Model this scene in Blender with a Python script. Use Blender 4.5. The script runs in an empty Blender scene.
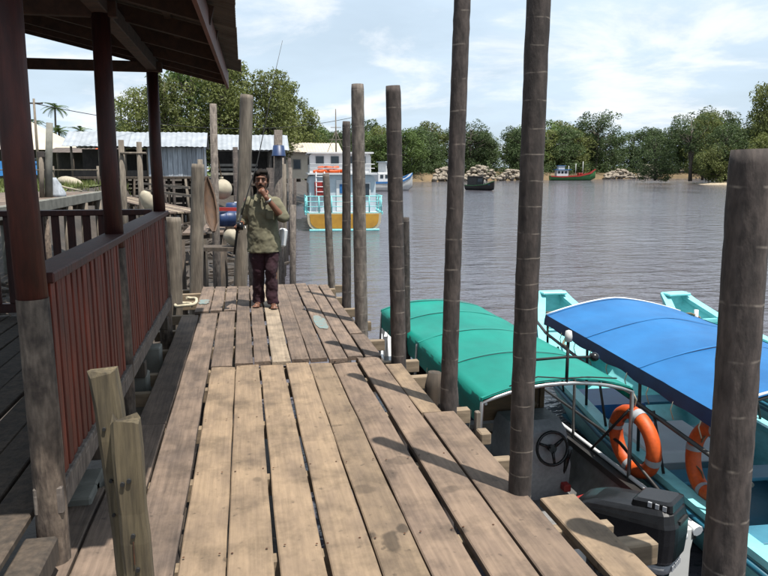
import bpy, math, random
import numpy as np
from mathutils import Vector, Matrix, noise as mnoise

S = bpy.context.scene
COL = S.collection
PI = math.pi
R = random.Random(7)

# ------------------------------------------------------------------ camera
cam = bpy.data.cameras.new('Camera')
camo = bpy.data.objects.new('Camera', cam); COL.objects.link(camo)
camo.location = (0, 0, 1.65)
camo.rotation_euler = (math.radians(90 - 9.57), 0, math.radians(-11.23))
cam.sensor_width = 36.0
cam.lens = 36.0 * 700 / 768
cam.clip_start = 0.05; cam.clip_end = 9000
S.camera = camo

# ------------------------------------------------------------------ sky, sun, exposure
TO_SUN = Vector((0.20, -0.29, 1.0)).normalized()
SUN_EL = math.asin(TO_SUN.z)
SUN_AZ = math.atan2(TO_SUN.x, TO_SUN.y)
world = bpy.data.worlds.new('World'); S.world = world; world.use_nodes = True
wt = world.node_tree; wn = wt.nodes; wn.clear()
def wnode(t, **k):
    n = wn.new(t)
    for a, b in k.items(): setattr(n, a, b)
    return n
out = wnode('ShaderNodeOutputWorld'); bg = wnode('ShaderNodeBackground')
bg.inputs['Strength'].default_value = 0.062
sky = wnode('ShaderNodeTexSky', sky_type='NISHITA', sun_disc=False)
sky.sun_elevation = SUN_EL; sky.sun_rotation = SUN_AZ
sky.air_density = 1.2; sky.dust_density = 2.5; sky.ozone_density = 1.0
tc = wnode('ShaderNodeTexCoord')
sep = wnode('ShaderNodeSeparateXYZ'); wt.links.new(tc.outputs['Generated'], sep.inputs[0])
zmax = wnode('ShaderNodeMath', operation='MAXIMUM'); wt.links.new(sep.outputs['Z'], zmax.inputs[0]); zmax.inputs[1].default_value = 0.0
zadd = wnode('ShaderNodeMath', operation='ADD'); wt.links.new(zmax.outputs[0], zadd.inputs[0]); zadd.inputs[1].default_value = 0.16
dx = wnode('ShaderNodeMath', operation='DIVIDE'); wt.links.new(sep.outputs['X'], dx.inputs[0]); wt.links.new(zadd.outputs[0], dx.inputs[1])
dy = wnode('ShaderNodeMath', operation='DIVIDE'); wt.links.new(sep.outputs['Y'], dy.inputs[0]); wt.links.new(zadd.outputs[0], dy.inputs[1])
comb = wnode('ShaderNodeCombineXYZ'); wt.links.new(dx.outputs[0], comb.inputs[0]); wt.links.new(dy.outputs[0], comb.inputs[1])
def wnoise(scale, detail, rough, off, lo, hi):
    mp = wnode('ShaderNodeMapping'); mp.inputs['Location'].default_value = off
    wt.links.new(comb.outputs[0], mp.inputs[0])
    nz = wnode('ShaderNodeTexNoise'); nz.inputs['Scale'].default_value = scale; nz.inputs['Detail'].default_value = detail
    nz.inputs['Roughness'].default_value = rough; nz.inputs['Distortion'].default_value = 0.3
    wt.links.new(mp.outputs[0], nz.inputs['Vector'])
    mr = wnode('ShaderNodeMapRange'); mr.inputs['From Min'].default_value = lo; mr.inputs['From Max'].default_value = hi
    mr.interpolation_type = 'SMOOTHSTEP'
    wt.links.new(nz.outputs['Fac'], mr.inputs['Value'])
    return mr
veil = wnoise(0.55, 7, 0.58, (1.2, 4.0, 0), 0.30, 0.66)
puff = wnoise(1.3, 9, 0.60, (3.1, 0.7, 2.0), 0.48, 0.66)
mixv = wnode('ShaderNodeMix', data_type='RGBA'); wt.links.new(sky.outputs[0], mixv.inputs['A'])
mixv.inputs['B'].default_value = (7.3, 8.9, 10.5, 1)
vm = wnode('ShaderNodeMath', operation='MULTIPLY_ADD'); vm.inputs[1].default_value = 0.28; vm.inputs[2].default_value = 0.68
wt.links.new(veil.outputs[0], vm.inputs[0]); wt.links.new(vm.outputs[0], mixv.inputs['Factor'])
mixp = wnode('ShaderNodeMix', data_type='RGBA'); wt.links.new(mixv.outputs['Result'], mixp.inputs['A'])
mixp.inputs['B'].default_value = (10.8, 11.0, 11.3, 1)
pm = wnode('ShaderNodeMath', operation='MULTIPLY'); pm.inputs[1].default_value = 0.7
wt.links.new(puff.outputs[0], pm.inputs[0]); wt.links.new(pm.outputs[0], mixp.inputs['Factor'])
wt.links.new(mixp.outputs['Result'], bg.inputs['Color']); wt.links.new(bg.outputs[0], out.inputs['Surface'])

sun = bpy.data.lights.new('Sun', 'SUN'); sun.energy = 5.0; sun.angle = math.radians(0.55); sun.color = (1.0, 0.955, 0.88)
suno = bpy.data.objects.new('Sun', sun); COL.objects.link(suno)
suno.rotation_euler = (-TO_SUN).to_track_quat('-Z', 'Y').to_euler(); suno.location = (10, -10, 40)
S.view_settings.view_transform = 'Standard'; S.view_settings.look = 'None'
S.view_settings.exposure = 0.75; S.view_settings.gamma = 1.0

WATER_Z = -1.95

# ------------------------------------------------------------------ materials
MATS = {}
def M(name, c1, c2=None, scale=(1, 1, 1), nscale=4.0, detail=6, rough=0.7, bump=0.0, metal=0.0, rnd=0.12,
      fine=None, lo=0.35, hi=0.65, spec=0.4, trans=0.0, bscale=None, world_co=False, extra=None):
    """procedural material: two colours mixed by stretched noise, a fine grain, per-object value shift, bump"""
    m = bpy.data.materials.new(name); m.use_nodes = True; t = m.node_tree; N = t.nodes
    b = N['Principled BSDF']; L = t.links.new
    c2 = c2 or tuple(x * 0.7 for x in c1)
    c1 = tuple(x * .71 for x in c1); c2 = tuple(x * .71 for x in c2)
    co = N.new('ShaderNodeTexCoord'); oi = N.new('ShaderNodeObjectInfo')
    mp = N.new('ShaderNodeMapping'); mp.inputs['Scale'].default_value = scale
    if world_co:
        ge = N.new('ShaderNodeNewGeometry'); L(ge.outputs['Position'], mp.inputs[0])
    else:
        va = N.new('ShaderNodeVectorMath'); va.operation = 'MULTIPLY_ADD'
        L(oi.outputs['Random'], va.inputs[0]); va.inputs[1].default_value = (37, 23, 51); L(co.outputs['Object'], va.inputs[2])
        L(va.outputs[0], mp.inputs[0])
    nz = N.new('ShaderNodeTexNoise'); nz.inputs['Scale'].default_value = nscale; nz.inputs['Detail'].default_value = detail
    nz.inputs['Roughness'].default_value = 0.6; L(mp.outputs[0], nz.inputs['Vector'])
    mr = N.new('ShaderNodeMapRange'); mr.inputs['From Min'].default_value = lo; mr.inputs['From Max'].default_value = hi
    L(nz.outputs['Fac'], mr.inputs['Value'])
    mx = N.new('ShaderNodeMix'); mx.data_type = 'RGBA'
    mx.inputs['A'].default_value = (*c1, 1); mx.inputs['B'].default_value = (*c2, 1); L(mr.outputs[0], mx.inputs['Factor'])
    colour = mx.outputs['Result']; h = nz.outputs['Fac']
    if fine:
        mp2 = N.new('ShaderNodeMapping'); mp2.inputs['Scale'].default_value = fine[0]; L(mp.inputs[0].links[0].from_socket, mp2.inputs[0])
        n2 = N.new('ShaderNodeTexNoise'); n2.inputs['Scale'].default_value = fine[1]; n2.inputs['Detail'].default_value = 4
        L(mp2.outputs[0], n2.inputs['Vector'])
        m2 = N.new('ShaderNodeMapRange'); m2.inputs['From Min'].default_value = 0.3; m2.inputs['From Max'].default_value = 0.7
        m2.inputs['To Min'].default_value = 1 - fine[2]; m2.inputs['To Max'].default_value = 1 + fine[2] * 0.6
        L(n2.outputs['Fac'], m2.inputs['Value'])
        vm = N.new('ShaderNodeVectorMath'); vm.operation = 'SCALE'; L(colour, vm.inputs[0]); L(m2.outputs[0], vm.inputs['Scale'])
        colour = vm.outputs[0]; h = n2.outputs['Fac']
    if rnd:
        rr = N.new('ShaderNodeMapRange'); rr.inputs['To Min'].default_value = 1 - rnd; rr.inputs['To Max'].default_value = 1 + rnd
        L(oi.outputs['Random'], rr.inputs['Value'])
        v3 = N.new('ShaderNodeVectorMath'); v3.operation = 'SCALE'; L(colour, v3.inputs[0]); L(rr.outputs[0], v3.inputs['Scale'])
        colour = v3.outputs[0]
    if extra: colour = extra(m, N, L, colour)
    L(colour, b.inputs['Base Color'])
    b.inputs['Roughness'].default_value = rough; b.inputs['Metallic'].default_value = metal
    b.inputs['Specular IOR Level'].default_value = spec
    if bump:
        bp = N.new('ShaderNodeBump'); bp.inputs['Strength'].default_value = min(1, bump); bp.inputs['Distance'].default_value = bscale or 0.01
        L(h, bp.inputs['Height']); L(bp.outputs[0], b.inputs['Normal'])
    if trans:
        tr = N.new('ShaderNodeBsdfTranslucent'); L(colour, tr.inputs['Color'])
        ms = N.new('ShaderNodeMixShader'); ms.inputs[0].default_value = trans
        L(b.outputs[0], ms.inputs[1]); L(tr.outputs[0], ms.inputs[2]); L(ms.outputs[0], N['Material Output'].inputs['Surface'])
    MATS[name] = m
    return m

def stains(m, N, L, colour):
    """grime blotches and a few wet splashes that lie at fixed places on the boards"""
    ge = N.new('ShaderNodeNewGeometry')
    nz = N.new('ShaderNodeTexNoise'); nz.inputs['Scale'].default_value = 3.2; nz.inputs['Detail'].default_value = 8; nz.inputs['Roughness'].default_value = 0.68
    L(ge.outputs['Position'], nz.inputs['Vector'])
    mr = N.new('ShaderNodeMapRange'); mr.inputs['From Min'].default_value = 0.47; mr.inputs['From Max'].default_value = 0.74
    mr.inputs['To Min'].default_value = 1.06; mr.inputs['To Max'].default_value = 0.42; L(nz.outputs['Fac'], mr.inputs['Value'])
    f = mr.outputs[0]
    # small dark specks, nail rust
    n2 = N.new('ShaderNodeTexNoise'); n2.inputs['Scale'].default_value = 19; n2.inputs['Detail'].default_value = 3; L(ge.outputs['Position'], n2.inputs['Vector'])
    m2 = N.new('ShaderNodeMapRange'); m2.inputs['From Min'].default_value = 0.66; m2.inputs['From Max'].default_value = 0.74
    m2.inputs['To Min'].default_value = 1.0; m2.inputs['To Max'].default_value = 0.55; L(n2.outputs['Fac'], m2.inputs['Value'])
    mm = N.new('ShaderNodeMath'); mm.operation = 'MULTIPLY'; L(f, mm.inputs[0]); L(m2.outputs[0], mm.inputs[1]); f = mm.outputs[0]
    wob = N.new('ShaderNodeTexNoise'); wob.inputs['Scale'].default_value = 9; wob.inputs['Detail'].default_value = 3; L(ge.outputs['Position'], wob.inputs['Vector'])
    for (x, y, rx, ry) in ((0.60, 2.84, .042, .085), (0.52, 2.93, .03, .045), (0.68, 2.96, .025, .05), (0.83, 3.72, .09, .05), (0.56, 3.40, .05, .06),
                           (1.02, 3.30, .05, .04), (0.30, 3.55, .045, .03), (0.02, 3.62, .02, .025), (0.75, 3.55, .03, .06), (0.93, 2.9, .04, .03), (0.55, 4.35, .06, .02)):
        su = N.new('ShaderNodeVectorMath'); su.operation = 'SUBTRACT'; L(ge.outputs['Position'], su.inputs[0]); su.inputs[1].default_value = (x, y, 0)
        sc = N.new('ShaderNodeVectorMath'); sc.operation = 'MULTIPLY'; L(su.outputs[0], sc.inputs[0]); sc.inputs[1].default_value = (1 / rx, 1 / ry, 0)
        ln = N.new('ShaderNodeVectorMath'); ln.operation = 'LENGTH'; L(sc.outputs[0], ln.inputs[0])
        ad = N.new('ShaderNodeMath'); ad.operation = 'MULTIPLY_ADD'; L(wob.outputs['Fac'], ad.inputs[0]); ad.inputs[1].default_value = 2.6; L(ln.outputs['Value'], ad.inputs[2])
        ss = N.new('ShaderNodeMapRange'); ss.inputs['From Min'].default_value = 2.0; ss.inputs['From Max'].default_value = 2.5
        ss.inputs['To Min'].default_value = (0.42 if rx < .045 and y < 3 else .66); ss.inputs['To Max'].default_value = 1.0; L(ad.outputs[0], ss.inputs['Value'])
        mm = N.new('ShaderNodeMath'); mm.operation = 'MULTIPLY'; L(f, mm.inputs[0]); L(ss.outputs[0], mm.inputs[1]); f = mm.outputs[0]
    v = N.new('ShaderNodeVectorMath'); v.operation = 'SCALE'; L(colour, v.inputs[0]); L(f, v.inputs['Scale'])
    return v.outputs[0]

def rings(m, N, L, colour):
    """pale leaf-scar rings on a palm trunk"""
    co = N.new('ShaderNodeTexCoord'); oi = N.new('ShaderNodeObjectInfo')
    sp = N.new('ShaderNodeSeparateXYZ'); L(co.outputs['Object'], sp.inputs[0])
    nz = N.new('ShaderNodeTexNoise'); nz.inputs['Scale'].default_value = 6; L(co.outputs['Object'], nz.inputs['Vector'])
    ma = N.new('ShaderNodeMath'); ma.operation = 'MULTIPLY_ADD'; L(nz.outputs['Fac'], ma.inputs[0]); ma.inputs[1].default_value = 0.035; L(sp.outputs['Z'], ma.inputs[2])
    dv = N.new('ShaderNodeMath'); dv.operation = 'DIVIDE'; L(ma.outputs[0], dv.inputs[0]); dv.inputs[1].default_value = 0.165
    sv = N.new('ShaderNodeMapRange'); sv.inputs['To Min'].default_value = .12; sv.inputs['To Max'].default_value = .24; L(oi.outputs['Random'], sv.inputs['Value']); L(sv.outputs[0], dv.inputs[1])
    fr = N.new('ShaderNodeMath'); fr.operation = 'FRACT'; L(dv.outputs[0], fr.inputs[0])
    pp = N.new('ShaderNodeMath'); pp.operation = 'PINGPONG'; L(dv.outputs[0], pp.inputs[0]); pp.inputs[1].default_value = 0.5
    mr = N.new('ShaderNodeMapRange'); mr.inputs['From Min'].default_value = 0.0; mr.inputs['From Max'].default_value = 0.035
    mr.inputs['To Min'].default_value = 1.0; mr.inputs['To Max'].default_value = 0.0; L(pp.outputs[0], mr.inputs['Value'])
    n2 = N.new('ShaderNodeTexNoise'); n2.inputs['Scale'].default_value = 14; L(co.outputs['Object'], n2.inputs['Vector'])
    m2 = N.new('ShaderNodeMapRange'); m2.inputs['From Min'].default_value = 0.42; m2.inputs['From Max'].default_value = 0.6; L(n2.outputs['Fac'], m2.inputs['Value'])
    mu = N.new('ShaderNodeMath'); mu.operation = 'MULTIPLY'; L(mr.outputs[0], mu.inputs[0]); L(m2.outputs[0], mu.inputs[1])
    m3 = N.new('ShaderNodeMath'); m3.operation = 'MULTIPLY'; L(mu.outputs[0], m3.inputs[0]); m3.inputs[1].default_value = 0.42
    mx = N.new('ShaderNodeMix'); mx.data_type = 'RGBA'; L(m3.outputs[0], mx.inputs['Factor']); L(colour, mx.inputs['A']); mx.inputs['B'].default_value = (.34, .29, .24, 1)
    return mx.outputs['Result']

M('deck_wood', (.300, .215, .138), (.195, .140, .095), (2.2, 1.1, 2.2), 3.0, rough=.8, bump=.5, bscale=.006, rnd=.14, fine=((55, 3.0, 55), 1.0, .16), extra=stains)
M('deck_wood_pink', (.265, .188, .132), (.175, .124, .092), (2.2, 1.1, 2.2), 3.0, rough=.8, bump=.5, bscale=.006, rnd=.12, fine=((55, 3.0, 55), 1.0, .2), extra=stains)
M('deck_wood_grey', (.225, .162, .12), (.13, .096, .076), (2.4, .9, 2.4), 3.0, rough=.85, bump=.6, bscale=.006, rnd=.18, fine=((55, 2.6, 55), 1.0, .26), extra=stains)
M('deck_wood_pale', (.38, .30, .215), (.28, .22, .16), (3, .5, 3), 3.0, rough=.8, bump=.4, bscale=.005, rnd=.05, fine=((60, 1.6, 60), 1.0, .2), extra=stains)
M('new_timber', (.30, .225, .15), (.20, .15, .10), (2, 6, 6), 3.0, rough=.8, bump=.3, rnd=.15, fine=((2, 40, 40), 1.0, .2))
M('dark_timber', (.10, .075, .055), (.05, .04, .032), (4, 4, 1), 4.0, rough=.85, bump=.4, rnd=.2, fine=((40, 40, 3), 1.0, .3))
M('pole_bark', (.092, .072, .063), (.040, .032, .029), (9, 9, 3.0), 2.0, rough=.85, bump=.8, bscale=.008, rnd=.16, fine=((34, 34, 11), 1.0, .4), extra=rings)
M('pole_bark_grey', (.22, .185, .155), (.105, .085, .075), (9, 9, 3.0), 2.0, rough=.85, bump=.8, bscale=.008, rnd=.14, fine=((34, 34, 11), 1.0, .4), extra=rings)
M('pole_pale', (.25, .21, .165), (.125, .103, .082), (6, 6, 1), 2.0, rough=.85, bump=.4, rnd=.12, fine=((60, 60, 5), 1.0, .3))
M('squared_post', (.165, .13, .075), (.055, .044, .03), (7, 7, 1.1), 2.4, rough=.85, bump=.7, bscale=.006, rnd=.12, fine=((70, 70, 4), 1.0, .4))
M('rust', (.12, .04, .012), (.05, .022, .012), nscale=20, rough=.9)
M('red_paint', (.090, .022, .015), (.042, .013, .011), (5, 5, 1.5), 3.0, rough=.6, bump=.3, rnd=.15, fine=((50, 50, 5), 1.0, .25))
M('red_slat', (.19, .030, .012), (.085, .017, .009), (5, 5, 1.2), 3.0, rough=.6, bump=.3, rnd=.25, fine=((60, 60, 4), 1.0, .3))
M('red_fascia', (.20, .055, .032), (.11, .035, .022), (3, 1, 3), 3.0, rough=.6, bump=.3, rnd=.1)
M('bare_trunk', (.19, .145, .11), (.055, .04, .032), (5, 5, 4.0), 2.2, rough=.9, bump=.8, bscale=.01, rnd=.1, fine=((60, 60, 12), 1.0, .4))
M('rafter_wood', (.10, .052, .036), (.05, .03, .023), (4, 4, 4), 3.0, rough=.8, rnd=.2)
M('roof_rust', (.15, .12, .10), (.075, .052, .042), (1, 1, 1), 3.0, rough=.75, bump=.2, rnd=.15)
M('zinc', (.48, .51, .55), (.36, .39, .42), (1, 1, 1), 1.6, rough=.45, metal=.35, rnd=.06)
M('zinc_dull', (.46, .44, .42), (.34, .31, .29), (1, 1, 1), 1.6, rough=.6, rnd=.08)
M('tan_roof', (.62, .55, .44), (.52, .46, .37), (1, 1, 1), 1.2, rough=.8, rnd=.05)
M('wall_blue_grey', (.46, .50, .55), (.31, .34, .38), (6, 6, .7), 2.0, rough=.8, rnd=.2, fine=((30, 30, 2), 1.0, .25))
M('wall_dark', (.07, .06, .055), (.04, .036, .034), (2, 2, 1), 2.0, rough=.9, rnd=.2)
M('wall_grey', (.30, .28, .25), (.2, .19, .17), (2, 2, .6), 2.0, rough=.9, rnd=.15)
M('concrete', (.24, .235, .205), (.13, .13, .112), (1, 1, 1), 3.0, rough=.9, bump=.4, rnd=.08)
M('mud', (.075, .056, .04), (.035, .027, .02), (1, 1, 1), .9, detail=9, rough=.65, bump=.8, bscale=.12, rnd=0, world_co=True, spec=.5)
M('grass_ground', (.13, .17, .045), (.09, .10, .04), (1, 1, 1), .5, detail=9, rough=.95, bump=.5, bscale=.1, rnd=0, world_co=True)
M('earth_bank', (.22, .15, .08), (.12, .09, .05), (1, 1, 1), .25, detail=9, rough=.95, bump=.6, bscale=.6, rnd=0, world_co=True)
M('sand', (.55, .45, .32), (.42, .34, .24), (1, 1, 1), .3, detail=8, rough=.95, rnd=0, world_co=True)
M('rock', (.42, .36, .29), (.26, .22, .17), (1, 1, 1), 1.5, rough=.9, rnd=.2)
M('canopy_seam', (.004, .27, .215), (.003, .22, .17), nscale=5, rough=.6, rnd=0)
M('canopy_green', (.004, .33, .255), (.002, .235, .185), (1, .6, 1), 1.6, rough=.5, bump=.15, bscale=.03, rnd=0, trans=.18)
M('canopy_blue', (.024, .205, .52), (.016, .145, .39), (1, .6, 1), 1.6, rough=.5, bump=.15, bscale=.03, rnd=0, trans=.12)
M('navy_cloth', (.012, .03, .10), (.008, .02, .07), nscale=4, rough=.7, rnd=0)
M('hull_turquoise', (.30, .80, .82), (.24, .68, .70), (1, 1, 1), 2.2, rough=.4, rnd=.05, fine=((7, 7, 20), 1.0, .14))
M('hull_teal_dark', (.025, .16, .24), (.02, .12, .18), (1, 1, 1), 3, rough=.45, rnd=.05)
M('blue_lining', (.07, .27, .38), (.05, .20, .29), nscale=3, rough=.5)
M('hull_grey', (.26, .26, .26), (.18, .17, .16), (1, 1, 1), 3, rough=.55, rnd=.05, fine=((9, 9, 9), 1.0, .25))
M('buoy_cream', (.50, .45, .34), (.36, .31, .23), nscale=5, rough=.7)
M('hull_white', (.72, .72, .70), (.60, .60, .58), (1, 1, 1), 2.5, rough=.4, rnd=.04)
M('hull_dark', (.04, .038, .036), (.025, .022, .02), (1, 1, 1), 3, rough=.5, rnd=.05)
M('white_paint', (.78, .79, .80), (.68, .69, .70), (1, 1, 1), 2.5, rough=.4, rnd=.03)
M('pale_blue_paint', (.62, .70, .76), (.52, .60, .66), (1, 1, 1), 2.0, rough=.45, rnd=.03)
M('blue_paint', (.03, .16, .40), (.025, .12, .32), nscale=3, rough=.45, rnd=.05)
M('yellow_paint', (.60, .33, .045), (.47, .25, .04), (1, 1, 1), 2.0, rough=.45, rnd=.03)
M('green_paint', (.06, .22, .07), (.04, .16, .05), nscale=2, rough=.5)
M('red_gloss', (.42, .035, .03), (.33, .03, .025), nscale=3, rough=.4)
M('orange', (.74, .115, .014), (.56, .08, .013), (1, 1, 1), 6, rough=.55, rnd=.03, fine=((30, 30, 30), 1.0, .18))
M('grey_band', (.42, .43, .45), (.34, .35, .37), nscale=8, rough=.5, rnd=0)
M('black_plastic', (.009, .009, .010), (.014, .014, .015), nscale=12, rough=.26, rnd=0, bump=.05, bscale=.002, spec=.3)
M('black_matte', (.012, .012, .013), (.02, .02, .02), nscale=9, rough=.75, rnd=0)
M('chrome_tube', (.62, .62, .62), (.45, .44, .43), nscale=9, rough=.32, metal=.75, rnd=0)
M('console_grey', (.38, .385, .40), (.30, .305, .32), nscale=4, rough=.55, rnd=0, fine=((25, 25, 25), 1.0, .15))
M('canoe_brown', (.11, .055, .025), (.065, .034, .018), (3, 1, 3), 3, rough=.7)
M('ply_brown', (.20, .125, .065), (.12, .08, .045), (1, 1, 6), 3, rough=.75, rnd=.1)
M('rope_cream', (.62, .55, .40), (.45, .40, .29), (1, 1, 1), 20, rough=.9, rnd=0)
M('rope_brown', (.22, .16, .10), (.13, .1, .065), nscale=20, rough=.9)
M('glass_dark', (.02, .03, .04), (.03, .045, .06), nscale=2, rough=.12, rnd=0, spec=.6)
M('cyan_paint', (.17, .27, .27), (.24, .22, .19), (5, 3, 5), 3, rough=.8, rnd=0)
M('barrel_blue', (.02, .05, .15), (.014, .035, .10), nscale=5, rough=.45, rnd=.08)
M('skin', (.20, .086, .048), (.155, .066, .037), nscale=9, rough=.5, rnd=0)
M('hair', (.010, .008, .007), (.02, .015, .012), (3, 3, 20), 5, spec=.15, rough=.8, rnd=0)
M('shirt_khaki', (.23, .21, .135), (.13, .122, .082), (1, 1, 1), 5, rough=.95, rnd=0, fine=((40, 40, 40), 1.0, .15))
M('trousers_maroon', (.040, .012, .020), (.026, .009, .014), (1, 1, 1), 5, rough=.95, rnd=0)
M('sandal_brown', (.06, .03, .02), nscale=9, rough=.7)
M('eye_white', (.38, .34, .31), (.34, .30, .27), nscale=3, rough=.3)
M('leaf_broad', (.15, .225, .06), (.09, .14, .036), (1, 1, 1), .5, rough=.6, rnd=.22, trans=.4, spec=.3)
M('leaf_olive', (.23, .265, .08), (.145, .17, .05), (1, 1, 1), .5, rough=.6, rnd=.2, trans=.4, spec=.3)
M('leaf_dark', (.108, .16, .058), (.066, .10, .038), (1, 1, 1), .5, rough=.6, rnd=.22, trans=.38, spec=.3)
M('leaf_palm', (.12, .18, .05), (.07, .11, .03), (1, 1, 1), 1.5, rough=.55, rnd=.2, trans=.25, spec=.3)
M('bark', (.15, .125, .10), (.08, .068, .055), (3, 3, .6), 3, rough=.9, bump=.5, rnd=.15)

def water_material():
    m = bpy.data.materials.new('river_water'); m.use_nodes = True; t = m.node_tree; N = t.nodes; L = t.links.new
    b = N['Principled BSDF']
    b.inputs['Base Color'].default_value = (.078, .074, .088, 1); b.inputs['Roughness'].default_value = 0.07
    b.inputs['IOR'].default_value = 1.33; b.inputs['Specular IOR Level'].default_value = 0.5
    ge = N.new('ShaderNodeNewGeometry')
    def nz(scale, sc, det, dist=0.0):
        mp = N.new('ShaderNodeMapping'); mp.inputs['Scale'].default_value = sc; mp.inputs['Rotation'].default_value = (0, 0, .35)
        L(ge.outputs['Position'], mp.inputs[0])
        n = N.new('ShaderNodeTexNoise'); n.inputs['Scale'].default_value = scale; n.inputs['Detail'].default_value = det; n.inputs['Distortion'].default_value = dist
        L(mp.outputs[0], n.inputs['Vector']); return n
    a = nz(0.85, (.8, 1.6, 1), 5, .4); c = nz(3.4, (.8, 1.3, 1), 4, .2); d = nz(.05, (1, 1, 1), 3)
    s1 = N.new('ShaderNodeMath'); s1.operation = 'MULTIPLY_ADD'; L(c.outputs['Fac'], s1.inputs[0]); s1.inputs[1].default_value = .28; L(a.outputs['Fac'], s1.inputs[2])
    dm = N.new('ShaderNodeMapRange'); dm.inputs['From Min'].default_value = .35; dm.inputs['From Max'].default_value = .65
    dm.inputs['To Min'].default_value = .35; dm.inputs['To Max'].default_value = 1.0; L(d.outputs['Fac'], dm.inputs['Value'])
    bp = N.new('ShaderNodeBump'); bp.inputs['Distance'].default_value = .30; L(dm.outputs[0], bp.inputs['Strength']); L(s1.outputs[0], bp.inputs['Height'])
    L(bp.outputs[0], b.inputs['Normal'])
    MATS['river_water'] = m
water_material()

# ------------------------------------------------------------------ mesh builder
def V(*a): return Vector(a)
class MB:
    def __init__(s): s.v = []; s.f = []; s.sm = []
    def add(s, vs, fs, smooth=False):
        o = len(s.v); s.v += [tuple(p) for p in vs]; s.f += [tuple(i + o for i in f) for f in fs]; s.sm += [smooth] * len(fs); return s
    def box(s, a, b):
        x0, y0, z0 = a; x1, y1, z1 = b
        return s.add([(x0, y0, z0), (x1, y0, z0), (x1, y1, z0), (x0, y1, z0), (x0, y0, z1), (x1, y0, z1), (x1, y1, z1), (x0, y1, z1)],
                     [(3, 2, 1, 0), (4, 5, 6, 7), (0, 1, 5, 4), (1, 2, 6, 5), (2, 3, 7, 6), (3, 0, 4, 7)])
    def cbox(s, a, b, c=.006):
        """box with chamfered edges"""
        x0, y0, z0 = a; x1, y1, z1 = b; vs = []; idx = {}
        for i, x in enumerate((x0, x1)):
            for j, y in enumerate((y0, y1)):
                for k, z in enumerate((z0, z1)):
                    sx, sy, sz = (1 - 2 * i), (1 - 2 * j), (1 - 2 * k)
                    for ax in range(3):
                        p = [x + sx * c, y + sy * c, z + sz * c]; p[ax] = (x, y, z)[ax]
                        idx[(i, j, k, ax)] = len(vs); vs.append(p)
        fs = []
        q = lambda *k: fs.append([idx[t] for t in k])
        for i in (0, 1):
            q((i, 0, 0, 0), (i, 1, 0, 0), (i, 1, 1, 0), (i, 0, 1, 0)); q((0, i, 0, 1), (1, i, 0, 1), (1, i, 1, 1), (0, i, 1, 1)); q((0, 0, i, 2), (1, 0, i, 2), (1, 1, i, 2), (0, 1, i, 2))
        for i in (0, 1):
            for j in (0, 1):
                q((i, j, 0, 0), (i, j, 1, 0), (i, j, 1, 1), (i, j, 0, 1)); q((i, 0, j, 0), (i, 1, j, 0), (i, 1, j, 2), (i, 0, j, 2)); q((0, i, j, 1), (1, i, j, 1), (1, i, j, 2), (0, i, j, 2))
                for k in (0, 1): q((i, j, k, 0), (i, j, k, 1), (i, j, k, 2))
        return s.add(vs, fs)
    def bar(s, p, q, w, h, up=(0, 0, 1)):
        p = Vector(p); q = Vector(q); d = (q - p).normalized(); u = Vector(up)
        if abs(d.dot(u)) > .98: u = Vector((1, 0, 0))
        r = d.cross(u).normalized() * (w / 2); t = r.cross(d).normalized() * (h / 2)
        vs = [p - r - t, p + r - t, p + r + t, p - r + t, q - r - t, q + r - t, q + r + t, q - r + t]
        return s.add(vs, [(0, 1, 2, 3), (7, 6, 5, 4), (0, 4, 5, 1), (1, 5, 6, 2), (2, 6, 7, 3), (3, 7, 4, 0)])
    def tube(s, pts, rad, n=8, cap=True, smooth=True, flat=1.0):
        pts = [Vector(p) for p in pts]
        if not hasattr(rad, '__len__'): rad = [rad] * len(pts)
        vs = []; ref = None
        for i, p in enumerate(pts):
            d = (pts[min(i + 1, len(pts) - 1)] - pts[max(i - 1, 0)]).normalized()
            if ref is None: ref = Vector((1, 0, 0)) if abs(d.x) < .8 else Vector((0, 1, 0))
            a = (ref - d * ref.dot(d)).normalized(); ref = a; b = d.cross(a)
            for k in range(n):
                t = 2 * PI * k / n; vs.append(p + (a * math.cos(t) + b * math.sin(t) * flat) * rad[i])
        fs = []
        for i in range(len(pts) - 1):
            for k in range(n): fs.append((i * n + k, i * n + (k + 1) % n, (i + 1) * n + (k + 1) % n, (i + 1) * n + k))
        s.add(vs, fs, smooth)
        if cap:
            o = len(s.v) - len(vs); m = len(vs) - n
            s.f += [tuple(o + n - 1 - k for k in range(n)), tuple(o + m + k for k in range(n))]; s.sm += [False, False]
        return s
    def capsule(s, p, q, r0, r1, n=14, flat=1.0):
        p = Vector(p); q = Vector(q); d = (q - p).normalized(); pts = []; rr = []
        for k in range(5): t = PI / 2 * k / 4; pts.append(p - d * r0 * math.cos(t)); rr.append(max(.0005, r0 * math.sin(t)))
        for k in range(5): t = PI / 2 * k / 4; pts.append(q + d * r1 * math.sin(t)); rr.append(max(.0005, r1 * math.cos(t)))
        return s.tube(pts, rr, n, True, True, flat)
    def ball(s, c, r, n=16, m=10, rot=None):
        if not hasattr(r, '__len__'): r = (r, r, r)
        vs = []; fs = []
        for i in range(m + 1):
            t = PI * i / m
            for k in range(n):
                u = 2 * PI * k / n; p = Vector((r[0] * math.sin(t) * math.cos(u), r[1] * math.sin(t) * math.sin(u), r[2] * math.cos(t)))
                if rot: p = rot @ p
                vs.append(p + Vector(c))
        for i in range(m):
            for k in range(n): fs.append((i * n + k, (i + 1) * n + k, (i + 1) * n + (k + 1) % n, i * n + (k + 1) % n))
        return s.add(vs, fs, True)
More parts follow.
